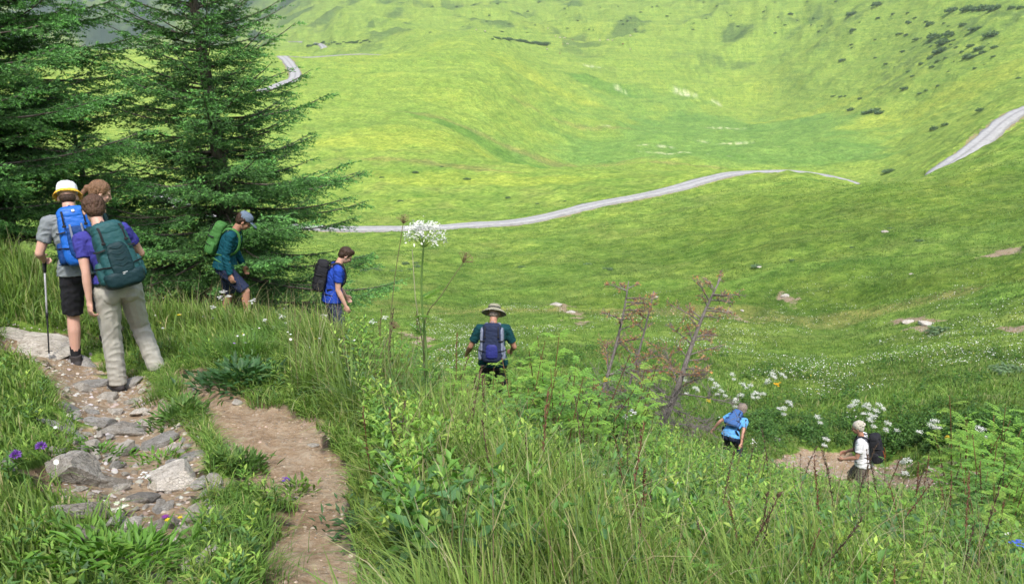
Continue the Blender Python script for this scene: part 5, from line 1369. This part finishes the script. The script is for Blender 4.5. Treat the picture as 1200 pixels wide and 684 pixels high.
# (photo x, y, width, height in the photo, flatness, material, turn, label)
RK = [
 (52,408,106,34,.16,'L',10,'large flat pale rock slab under the trekking pole'),
 (14,392,50,16,.2,'L',0,'pale flat slab at the left border behind the rock slab'),
 (94,424,30,18,.3,'',20,'flat grey stone on the right end of the big slab'),
 (112,450,58,12,.22,'',5,'long flat grey slab under the boots of the woman'),
 (150,452,44,12,.3,'',-15,'flat grey slab right below the woman in khaki trousers'),
 (127,467,25,17,.6,'L',20,'pale cubic stone at the upper edge of the gully'),
 (155,471,21,11,.5,'L',-10,'small pale stone right of the pale cubic one'),
 (136,484,18,13,.6,'L',40,'pale angular stone in the upper gully'),
 (164,484,20,16,.6,'L',70,'rounded pale stone close to the dirt of the trail'),
 (104,480,15,10,.7,'L',0,'little white stone left in the upper gully'),
 (80,480,22,14,.5,'',30,'grey stone half sunk in the left grass'),
 (119,497,38,16,.45,'',10,'long grey stone in the middle of the gully'),
 (146,508,46,24,.5,'D',-20,'dark brown-grey boulder with a flat top in the upper gully'),
 (73,501,44,24,.22,'',-35,'tilted smooth grey slab in the grass left of the gully'),
 (148,526,46,13,.4,'L',8,'long pale stone below the dark flat-topped boulder'),
 (186,521,52,17,.35,'',-12,'grey banded slab reaching toward the trail'),
 (222,537,26,22,.45,'',35,'bluish grey stone at the edge of the dirt'),
 (209,566,54,46,.62,'L',-30,'biggest whitish boulder right of the gully'),
 (84,560,82,50,.62,'D',5,'biggest dark craggy boulder on the left'),
 (128,568,42,24,.5,'D',-10,'dark ribbed rock right of the craggy boulder'),
 (166,588,36,22,.6,'D',25,'dark lumpy rock in the lower gully'),
 (189,597,28,17,.6,'',0,'grey rounded rock touching the whitish boulder'),
 (84,604,60,28,.5,'D',-8,'dark broad rock below the craggy boulder'),
 (98,630,50,26,.5,'D',12,'dark rock sunk in leaves at the lower left'),
 (193,616,34,18,.5,'D',-15,'dark flat rock at the bottom of the gully'),
 (222,611,24,20,.6,'L',15,'pale stone at the lower right of the gully'),
 (213,622,18,14,.6,'L',60,'small pale wedge beside the lower right pale stone'),
 (229,596,20,13,.5,'L',0,'small pale stone at the foot of the whitish boulder'),
 (185,678,28,16,.6,'',20,'grey stone at the bottom border of the photo'),
 (203,640,20,12,.5,'',0,'grey stone among the rubble above the bottom border'),
 (8,548,26,20,.5,'D',0,'dark rock at the left border under the purple flowers'),
 (345,585,12,7,.5,'',30,'small dark stone in the middle of the trail by the purple bellflower'),
 (308,622,10,13,.5,'',70,'small upright stone at the left edge of the lower trail'),
 (366,522,18,6,.4,'L',5,'flat pale stone lying in the dirt of the trail'),
]
for i, (px, py, w_, h_, fl_, mt, rot, lb) in enumerate(RK):
    g = hit(px, py, 1.5, 30)
    r = math.hypot(g[0], g[1]); s = w_ / FPX * math.hypot(r, EYE - g[2]) * .64
    down = math.atan2(EYE - g[2], r)
    # depth of the rock along the sight line follows from its height in the photo
    hh = h_ / FPX * math.hypot(r, EYE - g[2]) * .56
    zf = max(.25 * s, min(fl_ * s, hh)) if fl_ > .3 else fl_ * s
    sy = min(2.2 * s, max(.5 * s, (hh - zf * math.cos(down) * .5) / math.sin(down)))
    me = rock_mesh(100 + i, 4 if w_ > 35 else 3, 20, 1.0, .065)
    me.materials.append({'L': M_ROCK_L, 'D': M_ROCK_D, '': M_ROCK}[mt])
    o = link('rock', me, label=lb, cat='rock', group=GC, loc=(g[0], g[1], g[2] + zf * .18 * (0 if fl_ < .3 else 1)))
    sl = (float(ground(g[0] + .1, g[1])) - float(ground(g[0] - .1, g[1]))) / .2, (float(ground(g[0], g[1] + .1)) - float(ground(g[0], g[1] - .1))) / .2
    nrm = Vector((-sl[0], -sl[1], 1)).normalized(); q1 = Vector((0, 0, 1)).rotation_difference(nrm)
    o.rotation_euler = (q1.to_matrix() @ Matrix.Rotation(-math.atan2(g[0], g[1]) + R(rot * .35), 3, 'Z')).to_euler()
    o.scale = (s, sy, zf)
# small stones
SM = [rock_mesh(300 + i, 2, 8, .65, .08) for i in range(7)]
for i, s_ in enumerate(SM): s_.materials.append([M_ROCK_L, M_ROCK, M_ROCK_L][i % 3])
rr_ = random.Random(21); cnt = 0
while cnt < 170:
    px = rr_.uniform(60, 300); py = rr_.uniform(440, 684); g = hit(px, py, 1.5, 20)
    dg = float(sd_poly(np.array([g[0]]), np.array([g[1]]), GULLY)[0]); dp = float(sd_poly(np.array([g[0]]), np.array([g[1]]), PATH)[0])
    if dg > .05 and not (dp < 0 and rr_.random() < .12): continue
    s = min(.09, .014 * math.exp(rr_.gauss(.55, .55))); 
    o = link('small_stone', SM[rr_.randrange(7)], label='small loose stone in the rubble of the gully', cat='stone', group='small loose stones in the gully rubble', loc=(g[0], g[1], g[2] + s * .25))
    o.rotation_euler = (rr_.uniform(-.5, .5), rr_.uniform(-.5, .5), rr_.uniform(0, 6.28)); o.scale = (s * rr_.uniform(.8, 1.5), s, s * rr_.uniform(.6, 1)); cnt += 1
# rocks in the meadow and on the lower trail
for px, py, w_, lb in [(652,357,16,'pale rock at the top of the bare scar left of the dead conifers'),(668,366,14,'pale rock low on the bare scar left of the dead conifers'),(922,347,14,'flat pale rock on the green bank'),(870,364,6,'small white stone on the green bank'),(1066,377,18,'flat pale rock at the left of the bare patch under the bank'),(1088,380,20,'flat rock at the right of the bare patch under the bank'),
      (1038,272,9,'lone pale stone high on the green slope'),(1068,321,5,'tiny white stone on the green slope'),(890,313,8,'pale stone beside a tussock on the green slope'),(770,588-240,6,'small stone on the slope right of the rusty conifer'),(1118,556,14,'pale stone on the right of the lower trail'),(1092,549,12,'pale stone behind the white-haired man'),(1135,548,12,'grey stone on the right of the lower trail near the shrubs'),(962,545,8,'pale stone left of the white-haired man'),(950,536,8,'grey stone at the edge of the lower trail'),(912,516,12,'pale stone beside the stooping hiker')]:
    g = hit(px, py, 12, 200); r = math.hypot(g[0], g[1]); s = w_ / FPX * r * .55; me = rock_mesh(500 + int(px), 2, 8, .5, .1); me.materials.append(M_ROCK_L)
    o = link('rock', me, label=lb, cat='rock', loc=tuple(g)); o.scale = (s, s * 1.1, s * .8)
# gravel
gg = Geo(); px_ = []; V0 = np.array([v.co[:] for v in SM[0].vertices])
def pebbles(n, box, rmax, polys, smin, smax, cols, r0=1.5):
    pts = []
    xs = RNG.uniform(box[0], box[1], n); ys = RNG.uniform(box[2], box[3], n)
    k = np.zeros(n, bool)
    for P_ in polys: k |= sd_poly(xs, ys, P_) < .03
    xs, ys = xs[k], ys[k]; n = len(xs); z = ground(xs, ys)
    oc = np.array([(1,0,0),(0,1,0),(-1,0,0),(0,-1,0),(0,0,.7),(.7,.7,.2),(-.6,.7,.3),(0,0,-.5)], float)[:7]
    s = smin * (smax / smin) ** (RNG.uniform(0, 1, n) ** 2.2)
    base = np.array([(1,0,0),(.3,.9,0),(-.8,.6,0),(-.9,-.5,0),(.2,-1,0),(.5,.1,.55),(-.4,.15,.6)])
    th = RNG.uniform(0, 6.28, n); c, s__ = np.cos(th), np.sin(th)
    B = base[None] * RNG.uniform(.7, 1.3, (n, 7, 1)); X = B[..., 0] * c[:, None] - B[..., 1] * s__[:, None]; Y = B[..., 0] * s__[:, None] + B[..., 1] * c[:, None]
    V = np.stack([xs[:, None] + X * s[:, None], ys[:, None] + Y * s[:, None], z[:, None] + (B[..., 2] - .05) * s[:, None]], -1)
    b = (np.arange(n) * 7)[:, None]; T = np.array([(0,1,5),(1,6,5),(1,2,6),(2,3,6),(3,4,6),(4,5,6),(4,0,5)]); F = (b[:, None, :] + T[None]).reshape(-1, 3)
    gg.add(V, np.repeat(pick(cols, n)[:, None], 7, 1).reshape(-1, 3), F)
bx = np.concatenate([PATH, GULLY]); PC = [(.38,.34,.29),(.30,.25,.20),(.44,.41,.37),(.22,.18,.14)]
pebbles(16000, (bx[:, 0].min(), bx[:, 0].max(), 1.6, 9.5), 0, [PATH], .003, .014, [(.34,.27,.19),(.27,.20,.14),(.38,.31,.24)])
pebbles(16000, (bx[:, 0].min(), bx[:, 0].max(), 1.6, 9.5), 0, [GULLY], .005, .030, PC)
pebbles(7000, (LOW[:, 0].min(), LOW[:, 0].max(), LOW[:, 1].min(), LOW[:, 1].max()), 0, [LOW], .008, .06, [(.30,.25,.20),(.38,.33,.28),(.24,.19,.15)])
M_PEB = plant_mat('gravel_stone', 0.01, .95, .1, (1, 1, 1))
link('gravel', gg.mesh('gravel'), M_PEB, kind='stuff', label='loose pebbles and chips on the bare earth of the trail')

# ------------------------------------------------------------------ umbel plants
def umbel_head(G, S, c, ax, rad, rays, rng, col=(.75, .76, .70), flor=16, fr=.012, dome=.35, stemc=(.14, .24, .05)):
    """rays spread from the top of the stem, each with a tuft of florets"""
    ax = ax / np.linalg.norm(ax); u = np.cross(ax, [1, .2, 0]); u /= np.linalg.norm(u); v = np.cross(ax, u)
    for i in range(rays):
        f = math.sqrt((i + .5) / rays); a = i * 2.4 + rng.normal(0, .15)
        d = u * math.cos(a) * f + v * math.sin(a) * f
        e = c + d * rad + ax * rad * (dome * (1.1 - f * f)) + rng.normal(0, rad * .03, 3)
        tube(S, np.array([c - ax * rad * .55, (c - ax * rad * .55) * .4 + e * .6 + ax * rad * .03, e]), np.array([.0016, .0013, .001]), stemc, 4, False)
        m = flor; q = e + rng.normal(0, fr * .9, (m, 3)); q[:, 2] += fr * .5
        nn = m; k = 5; an = np.arange(k) / k * 6.283; rd = fr * rng.uniform(.28, .5, nn)
        tl = rng.normal(0, .5, (nn, 2))
        VX = q[:, 0, None] + rd[:, None] * np.cos(an); VY = q[:, 1, None] + rd[:, None] * np.sin(an); VZ = q[:, 2, None] + rd[:, None] * (np.cos(an) * tl[:, :1] + np.sin(an) * tl[:, 1:])
        b = (np.arange(nn) * k)[:, None]; F = np.concatenate([np.concatenate([b, b + j, b + j + 1], 1) for j in range(1, k - 1)])
        G.add(np.stack([VX, VY, VZ], -1), np.array(col) * rng.uniform(.85, 1.08), F)
rng = np.random.default_rng(77)
# the big white one
R0 = 5.4; top = at_h(497, 283, R0); bx_ = at_r(490, 400, R0); base_ = np.array([bx_[0], bx_[1], float(ground(*bx_))])
root = link('umbel_plant', None, label='tall umbel plant with one big white flower head above the slope', cat='wildflower', loc=tuple(base_))
S = Geo(); t = np.linspace(0, 1, 12); Pp = (top - base_)[None] * t[:, None] + np.stack([.035 * np.sin(t * 5), 0 * t, 0 * t], 1) * np.sin(t * 3.14)[:, None]; Pp[-1] = top - base_
tube(S, Pp, np.linspace(.012, .006, 12), (.13, .22, .06), 8); link('stem', S.mesh('stem', True), M_STALK, root)
S = Geo(); G = Geo(); umbel_head(G, S, top - base_ + np.array([0, 0, .03]), np.array([.1, -.25, 1.]), .148, 30, rng, flor=22, fr=.018, dome=.55)
h_ = link('flower_head', G.mesh('flower_head'), M_PETAL, root); link('rays', S.mesh('rays', True), M_STALK, h_)
S = Geo(); side_top = at_h(483, 292, R0) - base_
tube(S, np.array([Pp[4], Pp[4] * .4 + side_top * .6 + [-.02, 0, 0], side_top]), np.array([.005, .004, .003]), (.30, .30, .18), 6); link('side_stem', S.mesh('side_stem', True), M_STALK, root)
G = Geo(); pl = []
for k in range(7):
    f = .18 + .09 * k; p0 = np.array([np.interp(f, t, Pp[:, i]) for i in range(3)]); ph = k * 2.2; d = np.array([math.cos(ph), math.sin(ph), .35]); d /= np.linalg.norm(d)
    for j in range(9):
        g_ = j / 9; bb = p0 + d * .2 * g_; s2 = np.cross(d, [0, 0, 1]); 
        for sg in (-1, 1): pl.append((bb, s2 * sg * .8 + d * .6, .07 * (1.1 - g_ * .6)))
leaves(G, np.array([a[0] for a in pl]), np.array([a[1] / np.linalg.norm(a[1]) for a in pl]), np.tile([0, 0, 1.], (len(pl), 1)), np.array([a[2] for a in pl]), np.array([a[2] * .35 for a in pl]), pick([(.09, .2, .03), (.12, .24, .035)], len(pl)))
link('leaves', G.mesh('leaves'), M_LEAF, root)
# the dried one leaning to the right, and a brown seed head behind
for (bp, tp, r_, rad, lb) in [((497,385),(546,303),5.6,.07,'dried brown umbel leaning right beside the big white flower head'),((455,420),(473,258),6.0,.05,'thin dried stalk with a brown tuft just left of the big white flower head'),((440,440),(462,382),5.8,.04,'bent grey stalk left of the tall umbel plant')]:
    top = at_h(*tp, r_); b0 = at_r(*bp, r_); base_ = np.array([b0[0], b0[1], float(ground(*b0))]); st = at_h(*bp, r_) - base_
    root = link('dried_umbel', None, label=lb, cat='dry plant', loc=tuple(base_))
    S = Geo(); P_ = spline([np.array([0, 0, 0.]), st, (st + top - base_) / 2 + np.array([-.02, 0, .0]), top - base_], 6); tube(S, P_, np.linspace(.006, .003, len(P_)), (.17, .17, .08), 7); link('stem', S.mesh('stem', True), M_STALK, root)
    S = Geo(); G = Geo(); umbel_head(G, S, top - base_, P_[-1] - P_[-3], rad, 26, rng, (.24, .16, .10), 5, .008, .6, (.22, .15, .09)); link('seed_head', G.mesh('seed_head'), M_STALK, root); link('rays', S.mesh('rays', True), M_STALK, root)
# smaller umbels of the meadow
UM = []
for sd_ in range(4):
    S = Geo(); G = Geo(); r2 = np.random.default_rng(sd_)
    hts = [.62, .5, .42][: 2 + sd_ % 2]; HD = []
    for k, ht in enumerate(hts):
        e = np.array([.14 * k * math.cos(k * 2.3 + sd_), .14 * k * math.sin(k * 2.3 + sd_), ht]); tube(S, np.array([[0, 0, 0], e * [.3, .3, .5], e]), np.array([.006, .005, .004]), (.12, .2, .05), 5)
        G = Geo(); umbel_head(G, S, e, np.array([0, -.2, 1.]), .095 if k == 0 else .06, 16, r2, flor=9, fr=.022, dome=.25); HD.append(G.mesh('flower_head'))
    UM.append((HD, S.mesh('stem', True)))
for a_, b_ in UM: [h_.materials.append(M_PETAL) for h_ in a_]; b_.materials.append(M_STALK)
rr_ = random.Random(4)
um = [(905,439),(916,438),(880,452),(886,462),(868,466),(845,461),(894,462),(833,447),(858,440),(841,452),(924,475),(919,479),(1003,472),(1017,475),(1030,475),(1026,483),(1024,490),(1019,495),(1096,494),(1092,499),(1001,474),(958,488),(1148,505),(1040,500),(870,449),(900,449),(862,470),(1063,541),(968,515),(815,455),(800,440)]
for px, py in um:
    h3 = at_h(px, py, 1.0); r = None
    # the head of the plant lies on the sight line, its foot on the ground
    for rr in np.linspace(10, 40, 600):
        pt = at_h(px, py, rr)
        if pt[2] - float(ground(pt[0], pt[1])) < .6: r = rr; break
    pt = at_h(px, py, r or 18); k = rr_.randrange(4)
    root = link('white_umbel', None, label='white umbel flower in the lush meadow above the lower trail', cat='wildflower', group='white umbel flowers above the lower trail', loc=(pt[0], pt[1], float(ground(pt[0], pt[1]))))
    root.rotation_euler = (0, 0, rr_.uniform(0, 6.28)); root.scale = (1, 1, rr_.uniform(.9, 1.1)) 
    for h_ in UM[k][0]: link('flower_head', h_, None, root)
    link('stem', UM[k][1], None, root)

# ------------------------------------------------------------------ single flowers near the camera
def flower(px, py, r, kind, col, size, label, group=None, name='wildflower', hmax=.5):
    top = at_h(px, py, r); z = float(ground(top[0], top[1])); top[2] = min(max(top[2], z + .06), z + 1.0)
    base_ = np.array([top[0] + .02, top[1] + .02, z]); e = top - base_
    root = link(name, None, label=label, cat='wildflower', group=group, loc=tuple(base_)); S = Geo(); G = Geo()
    tube(S, np.array([[0, 0, 0], e * [.2, .2, .5], e]), np.array([.0035, .003, .002]), (.10, .18, .04), 5); link('stem', S.mesh('stem', True), M_STALK, root)
    if kind == 'globe':
        n = 110; a = rng.normal(0, 1, (n, 3)); a /= np.linalg.norm(a, axis=1)[:, None]; a[:, 2] = np.abs(a[:, 2] + .3) - .3
        leaves(G, e + a * size * .3, a, rng.normal(0, 1, (n, 3)), np.full(n, size * .75), np.full(n, size * .28), np.array(col) * rng.uniform(.7, 1.3, (n, 1)), .1)
    elif kind == 'daisy':
        n = 9; ph = np.arange(n) / n * 6.28; d = np.stack([np.cos(ph), np.sin(ph), .25 + 0 * ph], 1); d /= np.linalg.norm(d, axis=1)[:, None]
        leaves(G, np.tile(e, (n, 1)), d, np.tile([0, 0, 1.], (n, 1)), np.full(n, size), np.full(n, size * .6), np.array(col) * rng.uniform(.9, 1.1, (n, 1)), .1)
    else:
        for k in range(14):
            c0 = e + rng.normal(0, size * .6, 3) * [1, 1, .6]; n = 5; ph = np.arange(n) / n * 6.28 + k; d = np.stack([np.cos(ph), np.sin(ph), .4 + 0 * ph], 1); d /= np.linalg.norm(d, axis=1)[:, None]
            leaves(G, np.tile(c0, (n, 1)), d, np.tile([0, 0, 1.], (n, 1)), np.full(n, size * .42), np.full(n, size * .28), np.array(col) * rng.uniform(.85, 1.15, (n, 1)), .1)
    link('blossom', G.mesh('blossom'), M_PETAL, root)
PUR = (.30, .13, .52); WH = (.78, .78, .74); YE = (.75, .60, .03); BLU = (.08, .10, .50)
flower(18,533,4.3,'globe',PUR,.030,'left one of the two round purple flowers at the left border')
flower(48,523,4.4,'globe',PUR,.030,'right one of the two round purple flowers at the left border')
flower(170,557,4.3,'cluster',WH,.024,'white blossom beside the dark rocks of the gully')
flower(141,606,3.75,'cluster',(.75,.76,.6),.040,'cream flower cluster over the broad leaves at the lower left')
flower(336,576,4.0,'cluster',(.16,.06,.40),.020,'purple bellflower in the middle of the trail')
flower(197,629,3.55,'daisy',(.25,.05,.30),.020,'dark purple pansy by the lower gully')
flower(201,637,3.5,'daisy',YE,.018,'yellow flower just below the dark purple pansy'); flower(214,628,3.55,'daisy',YE,.014,'tiny yellow flower right of the dark purple pansy')
flower(210,369,8.9,'daisy',YE,.03,'yellow flower in the grass right of the khaki trousers')
flower(741,483,7.0,'cluster',WH,.042,'round white flower cluster on the slope below the dead conifers'); flower(733,489,7.0,'cluster',WH,.03,'smaller white cluster just left of the round one'); flower(598,494,5.2,'daisy',WH,.022,'single white flower in the tall grass at the centre')
flower(785,551,5.8,'cluster',BLU,.03,'blue flower in the grass right of the centre'); flower(1193,637,4.6,'cluster',(.10,.18,.62),.028,'bright blue flower at the right border'); flower(469,493,4.2,'cluster',(.18,.16,.45),.018,'pale violet flower at the left edge of the tall grass')
flower(912,438,24,'cluster',(.75,.42,.02),.11,'orange flower cluster among the white umbels'); flower(1118,470,18,'cluster',(.70,.50,.04),.06,'dull orange flower on the right of the meadow'); flower(832,452,20,'cluster',(.75,.5,.05),.05,'small orange flower left of the white umbels')
flower(710,443,7.5,'cluster',YE,.035,'yellow flower head on the shrub below the dead conifers'); flower(867,646,4.7,'daisy',YE,.014,'small yellow flower low on the right slope')
for px, py in [(262,342),(268,347),(296,352),(258,349),(310,375),(330,371),(338,379),(380,370),(322,384),(250,360),(437,377),(452,372)]:
    flower(px, py, 8.6 if px < 400 else 7.5, 'cluster', WH, .030, 'small white flower in the grass below the two men at the spruce', 'white flowers in the grass below the spruce')

# ------------------------------------------------------------------ brown seed stalks
def stalk_mesh(seed):
    r2 = np.random.default_rng(seed); S = Geo(); H_ = 1.0; b = r2.uniform(-.12, .2); t = np.linspace(0, 1, 9)
    P_ = np.stack([b * t ** 1.6, .03 * np.sin(t * 4 + seed), t], 1); c = np.array([(.16,.075,.05),(.13,.085,.06),(.10,.07,.05)][seed % 3])
    tube(S, P_, np.linspace(.0045, .0018, 9), c, 5)
    T = Geo(); n = 60; f = r2.uniform(.58, 1.0, n); p_ = np.stack([np.interp(f, t, P_[:, i]) for i in range(3)], 1); d = r2.normal(0, .5, (n, 3)); d[:, 2] = 1; d /= np.linalg.norm(d, axis=1)[:, None]
    leaves(T, p_, d, r2.normal(0, 1, (n, 3)), r2.uniform(.02, .035, n), np.full(n, .008), c * r2.uniform(.6, 1.6, (n, 1)))
    G = Geo(); n = 6; f = r2.uniform(.1, .5, n); p_ = np.stack([np.interp(f, t, P_[:, i]) for i in range(3)], 1); d = r2.normal(0, 1, (n, 3)); d[:, 2] = .6; d /= np.linalg.norm(d, axis=1)[:, None]
    leaves(G, p_, d, np.tile([0, 0, 1.], (n, 1)), r2.uniform(.08, .14, n), np.full(n, .022), np.array([.13, .20, .04]) * r2.uniform(.8, 1.2, (n, 1)))
    return S.mesh('stem', True), T.mesh('seeds'), G.mesh('stem_leaves')
ST = [stalk_mesh(i) for i in range(6)]
for a_, b_, c__ in ST: a_.materials.append(M_STALK); b_.materials.append(M_STALK); c__.materials.append(M_LEAF)
rr_ = random.Random(33)
for i in range(85):
    px = rr_.uniform(450, 1190); r = math.exp(rr_.uniform(math.log(2.9), math.log(8.5))); x, y = at_r(px, 600, r)
    if sample_bare(np.array([x]), np.array([y]))[0] > .2: continue
    k = rr_.randrange(6); z = float(ground(x, y)); where = 'low in the middle' if px < 800 else 'on the right slope'
    root = link('seed_stalk', None, label='thin brown seed stalk standing in the tall grass ' + where, cat='dry plant', group='brown seed stalks ' + where, loc=(x, y, z))
    s = rr_.uniform(.45, .78) * (1 + .03 * r); root.scale = (s, s, s); root.rotation_euler = (rr_.gauss(0, .16), rr_.gauss(.05, .16), rr_.uniform(0, 6.28))
    link('stem', ST[k][0], None, root); link('seeds', ST[k][1], None, root); link('stem_leaves', ST[k][2], None, root)

# ------------------------------------------------------------------ tussocks and leafy plants by the trail
def rosette(px, py, r, n, ll, lw, col, label, name='leafy_plant', up=.7, sp=.1, cat='plant', grass=False, g=None):
    h3 = hit(px, py, 1.2, 30); x, y = h3[0], h3[1]; r2 = np.random.default_rng(int(px * 7 + py)); G = Geo()
    if grass:
        ox = r2.normal(0, sp, n); oy = r2.normal(0, sp, n)
        blades(G, np.stack([ox, oy, ground(x + ox, y + oy) - h3[2] - .02], 1), r2.uniform(.5, 1.1, n) * ll, r2.uniform(.7, 1.2, n) * lw, np.arctan2(oy, ox) + r2.normal(0, .5, n), r2.uniform(.1, 1.0, n), np.array(col) * r2.uniform(.7, 1.3, (n, 1)), 4)
    else:
        ox = r2.normal(0, sp, n); oy = r2.normal(0, sp, n); ph = np.arctan2(oy, ox) + r2.normal(0, .5, n); el = r2.uniform(.1, 1.2, n) * up; d = np.stack([np.cos(ph) * np.cos(el), np.sin(ph) * np.cos(el), np.sin(el)], 1)
        oz = ground(x + ox, y + oy) - h3[2] + r2.uniform(0, .12, n) * (ll / .12)
        leaves(G, np.stack([ox, oy, oz], 1), d, np.tile([0, 0, 1.], (n, 1)) + r2.normal(0, .2, (n, 3)), r2.uniform(.6, 1.2, n) * ll, r2.uniform(.7, 1.2, n) * lw, np.array(col) * r2.uniform(.7, 1.35, (n, 1)))
    me = G.mesh(name); me.materials.append(M_GRASS if grass else M_LEAF)
    return link(name, me, label=label, cat=cat, group=g, loc=(x, y, h3[2]))
rosette(158,660,3.2,330,.085,.022,(.11,.24,.035),'broad-leaved bright green plant at the lower left',up=.9,sp=.13)
rosette(120,655,3.2,160,.07,.02,(.13,.25,.035),'smaller broad-leaved plant left of the big one at the bottom',up=.9,sp=.08)
rosette(118,533,4.6,120,.06,.018,(.10,.23,.03),'leafy green plant between the tilted slab and the long pale stone',up=.9,sp=.10)
rosette(190,541,4.4,110,.05,.014,(.13,.27,.035),'bright green cushion of grass on the rocks of the gully',up=1.1,sp=.08)
rosette(283,552,4.3,420,.07,.016,(.09,.17,.04),'bushy green tuft in the middle of the trail',up=1.2,sp=.075,cat='plant')
rosette(213,487,5.4,260,.08,.022,(.10,.19,.045),'small bush at the left edge of the trail bend',up=1.1,sp=.10)
rosette(196,462,5.9,420,.16,.006,(.14,.25,.05),'grass tussock left of the trail bend',name='grass_tussock',sp=.09,cat='grass tussock',grass=True)
rosette(283,445,6.2,420,.10,.035,(.055,.13,.045),'dark leafy plant at the upper edge of the trail bend',up=1.0,sp=.16)
rosette(282,615,3.6,420,.13,.004,(.12,.23,.045),'long grass tussock left of the lower trail',name='grass_tussock',sp=.10,cat='grass tussock',grass=True)
rosette(272,660,3.1,520,.15,.004,(.11,.21,.045),'thick grass tussock at the bottom between gully and trail',name='grass_tussock',sp=.12,cat='grass tussock',grass=True)
rosette(252,684,2.9,380,.13,.004,(.12,.22,.04),'grass tussock at the bottom border beside the gully',name='grass_tussock',sp=.12,cat='grass tussock',grass=True)
rosette(390,455,5.4,300,.09,.02,(.14,.20,.10),'greyish leafy plant at the right edge of the trail bend',up=1.0,sp=.12)
rosette(450,620,3.2,420,.055,.018,(.07,.15,.06),'bluish green leafy plant at the right edge of the lower trail',up=1.0,sp=.12)
rosette(350,577,4.0,70,.06,.016,(.13,.22,.04),'little yellow-green plant in the middle of the trail',up=1.0,sp=.05)
rosette(345,400,8.0,700,.32,.012,(.13,.24,.05),'tall grass tussock on the knoll below the spruce',name='grass_tussock',sp=.22,cat='grass tussock',grass=True)
rosette(290,420,7.0,800,.30,.010,(.12,.23,.045),'grass tussock above the trail bend',name='grass_tussock',sp=.2,cat='grass tussock',grass=True)

# ------------------------------------------------------------------ grazing cows far off
def cow_mesh(col):
    G = Geo(); limb(G, [[0, -.75, 1.05], [0, 0, 1.0], [0, .7, 1.1]], [.36, .42, .34], 14); limb(G, [[0, .75, 1.2], [0, 1.15, .95], [0, 1.35, .5]], [.24, .17, .13], 12); limb(G, [[0, 1.3, .62], [0, 1.5, .28]], [.15, .09], 12)
    for sx in (-.2, .2):
        limb(G, [[sx, .6, .95], [sx, .62, .5], [sx, .6, .05]], [.15, .08, .06], 8); limb(G, [[sx, -.75, .95], [sx, -.66, .55], [sx, -.82, .5], [sx, -.78, .05]], [.18, .11, .08, .06], 8)
        limb(G, [[sx * .6, 1.25, .78], [sx * 1.5, 1.25, .8]], [.05, .03], 8)
    limb(G, [[0, -1.08, 1.2], [0, -1.18, .7], [0, -1.15, .4]], [.04, .03, .05], 6)
    return fuse(G, 'cow', .05, 1, mat=col)
CW = [cow_mesh(cloth_mat('cream_hide', (.62, .55, .45))), cow_mesh(cloth_mat('brown_hide', (.30, .17, .09)))]
rr_ = random.Random(3)
for a_, b_ in [(165,103),(195,108),(430,125),(445,129),(460,130),(487,135),(455,150),(470,150),(578,138),(605,137),(620,138),(655,150),(680,168),(445,181),(402,168),(405,98),(680,122)]:
    g = hit(500 + a_ / 2.85, b_ / 2.85, 100); k = 0 if rr_.random() < .75 else 1
    o = link('cow', CW[k], label=('pale' if k == 0 else 'brown') + ' cow grazing in the herd on the far meadow', cat='cow', group=('pale' if k == 0 else 'brown') + ' cows of the far herd', loc=tuple(g)); o.rotation_euler = (0, 0, rr_.uniform(0, 6.28)); o.scale = (1.15,) * 3
# ------------------------------------------------------------------ the air of the valley
m, nt = new_mat('valley_air')
v = N(nt, 'ShaderNodeVolumePrincipled', inp={'Color': (.80, .88, 1.0, 1), 'Density': 0.00024, 'Anisotropy': .3})
L(nt, v.outputs[0], N(nt, 'ShaderNodeOutputMaterial').inputs['Volume'])
zlo = float(GZ.min()) - 2; zhi = float(GZ.max()) + 20; e = 5650
G = Geo(); G.add(np.array([(x, y, z) for z in (zlo, zhi) for y in (-e, e) for x in (-e, e)], float), (1, 1, 1), f4=np.array([(0, 2, 3, 1), (4, 5, 7, 6), (0, 1, 5, 4), (2, 6, 7, 3), (0, 4, 6, 2), (1, 3, 7, 5)]))
link('haze', G.mesh('haze'), m, kind='stuff', label='thin blue haze filling the valley')
# ------------------------------------------------------------------ light
SUN_EL, SUN_AZ = R(56), R(172)      # azimuth measured from the view direction, negative = to the left
w = bpy.data.worlds.new('World'); sc.world = w; w.use_nodes = True
nt = w.node_tree; nt.nodes.clear()
sky = N(nt, 'ShaderNodeTexSky', sky_type='NISHITA', sun_disc=False, sun_elevation=SUN_EL, sun_rotation=SUN_AZ, air_density=1.0, dust_density=3.0, ozone_density=1.0)
bg = N(nt, 'ShaderNodeBackground', inp={'Strength': 0.13}); L(nt, sky.outputs[0], bg.inputs[0])
L(nt, bg.outputs[0], N(nt, 'ShaderNodeOutputWorld').inputs[0])
sd = bpy.data.lights.new('sun', 'SUN'); sd.energy = 2.9; sd.angle = R(8); sd.color = (1, .96, .9)
so = bpy.data.objects.new('sun', sd); COL.objects.link(so)
sdir = Vector((math.sin(SUN_AZ) * math.cos(SUN_EL), math.cos(SUN_AZ) * math.cos(SUN_EL), math.sin(SUN_EL)))
so.rotation_euler = sdir.to_track_quat('Z', 'Y').to_euler()
so.location = (0, 0, 50)
sc.view_settings.view_transform = 'Standard'; sc.view_settings.look = 'None'
sc.view_settings.gamma = 1; sc.view_settings.exposure = 1.2; sc.view_settings.use_curve_mapping = False
sc.cycles.max_bounces = 6; sc.cycles.diffuse_bounces = 3; sc.cycles.transmission_bounces = 4; sc.cycles.transparent_max_bounces = 8
sc.cycles.caustics_reflective = False; sc.cycles.caustics_refractive = False
sc.cycles.use_adaptive_sampling = True; sc.cycles.adaptive_threshold = 0.02
sc.cycles.use_denoising = True
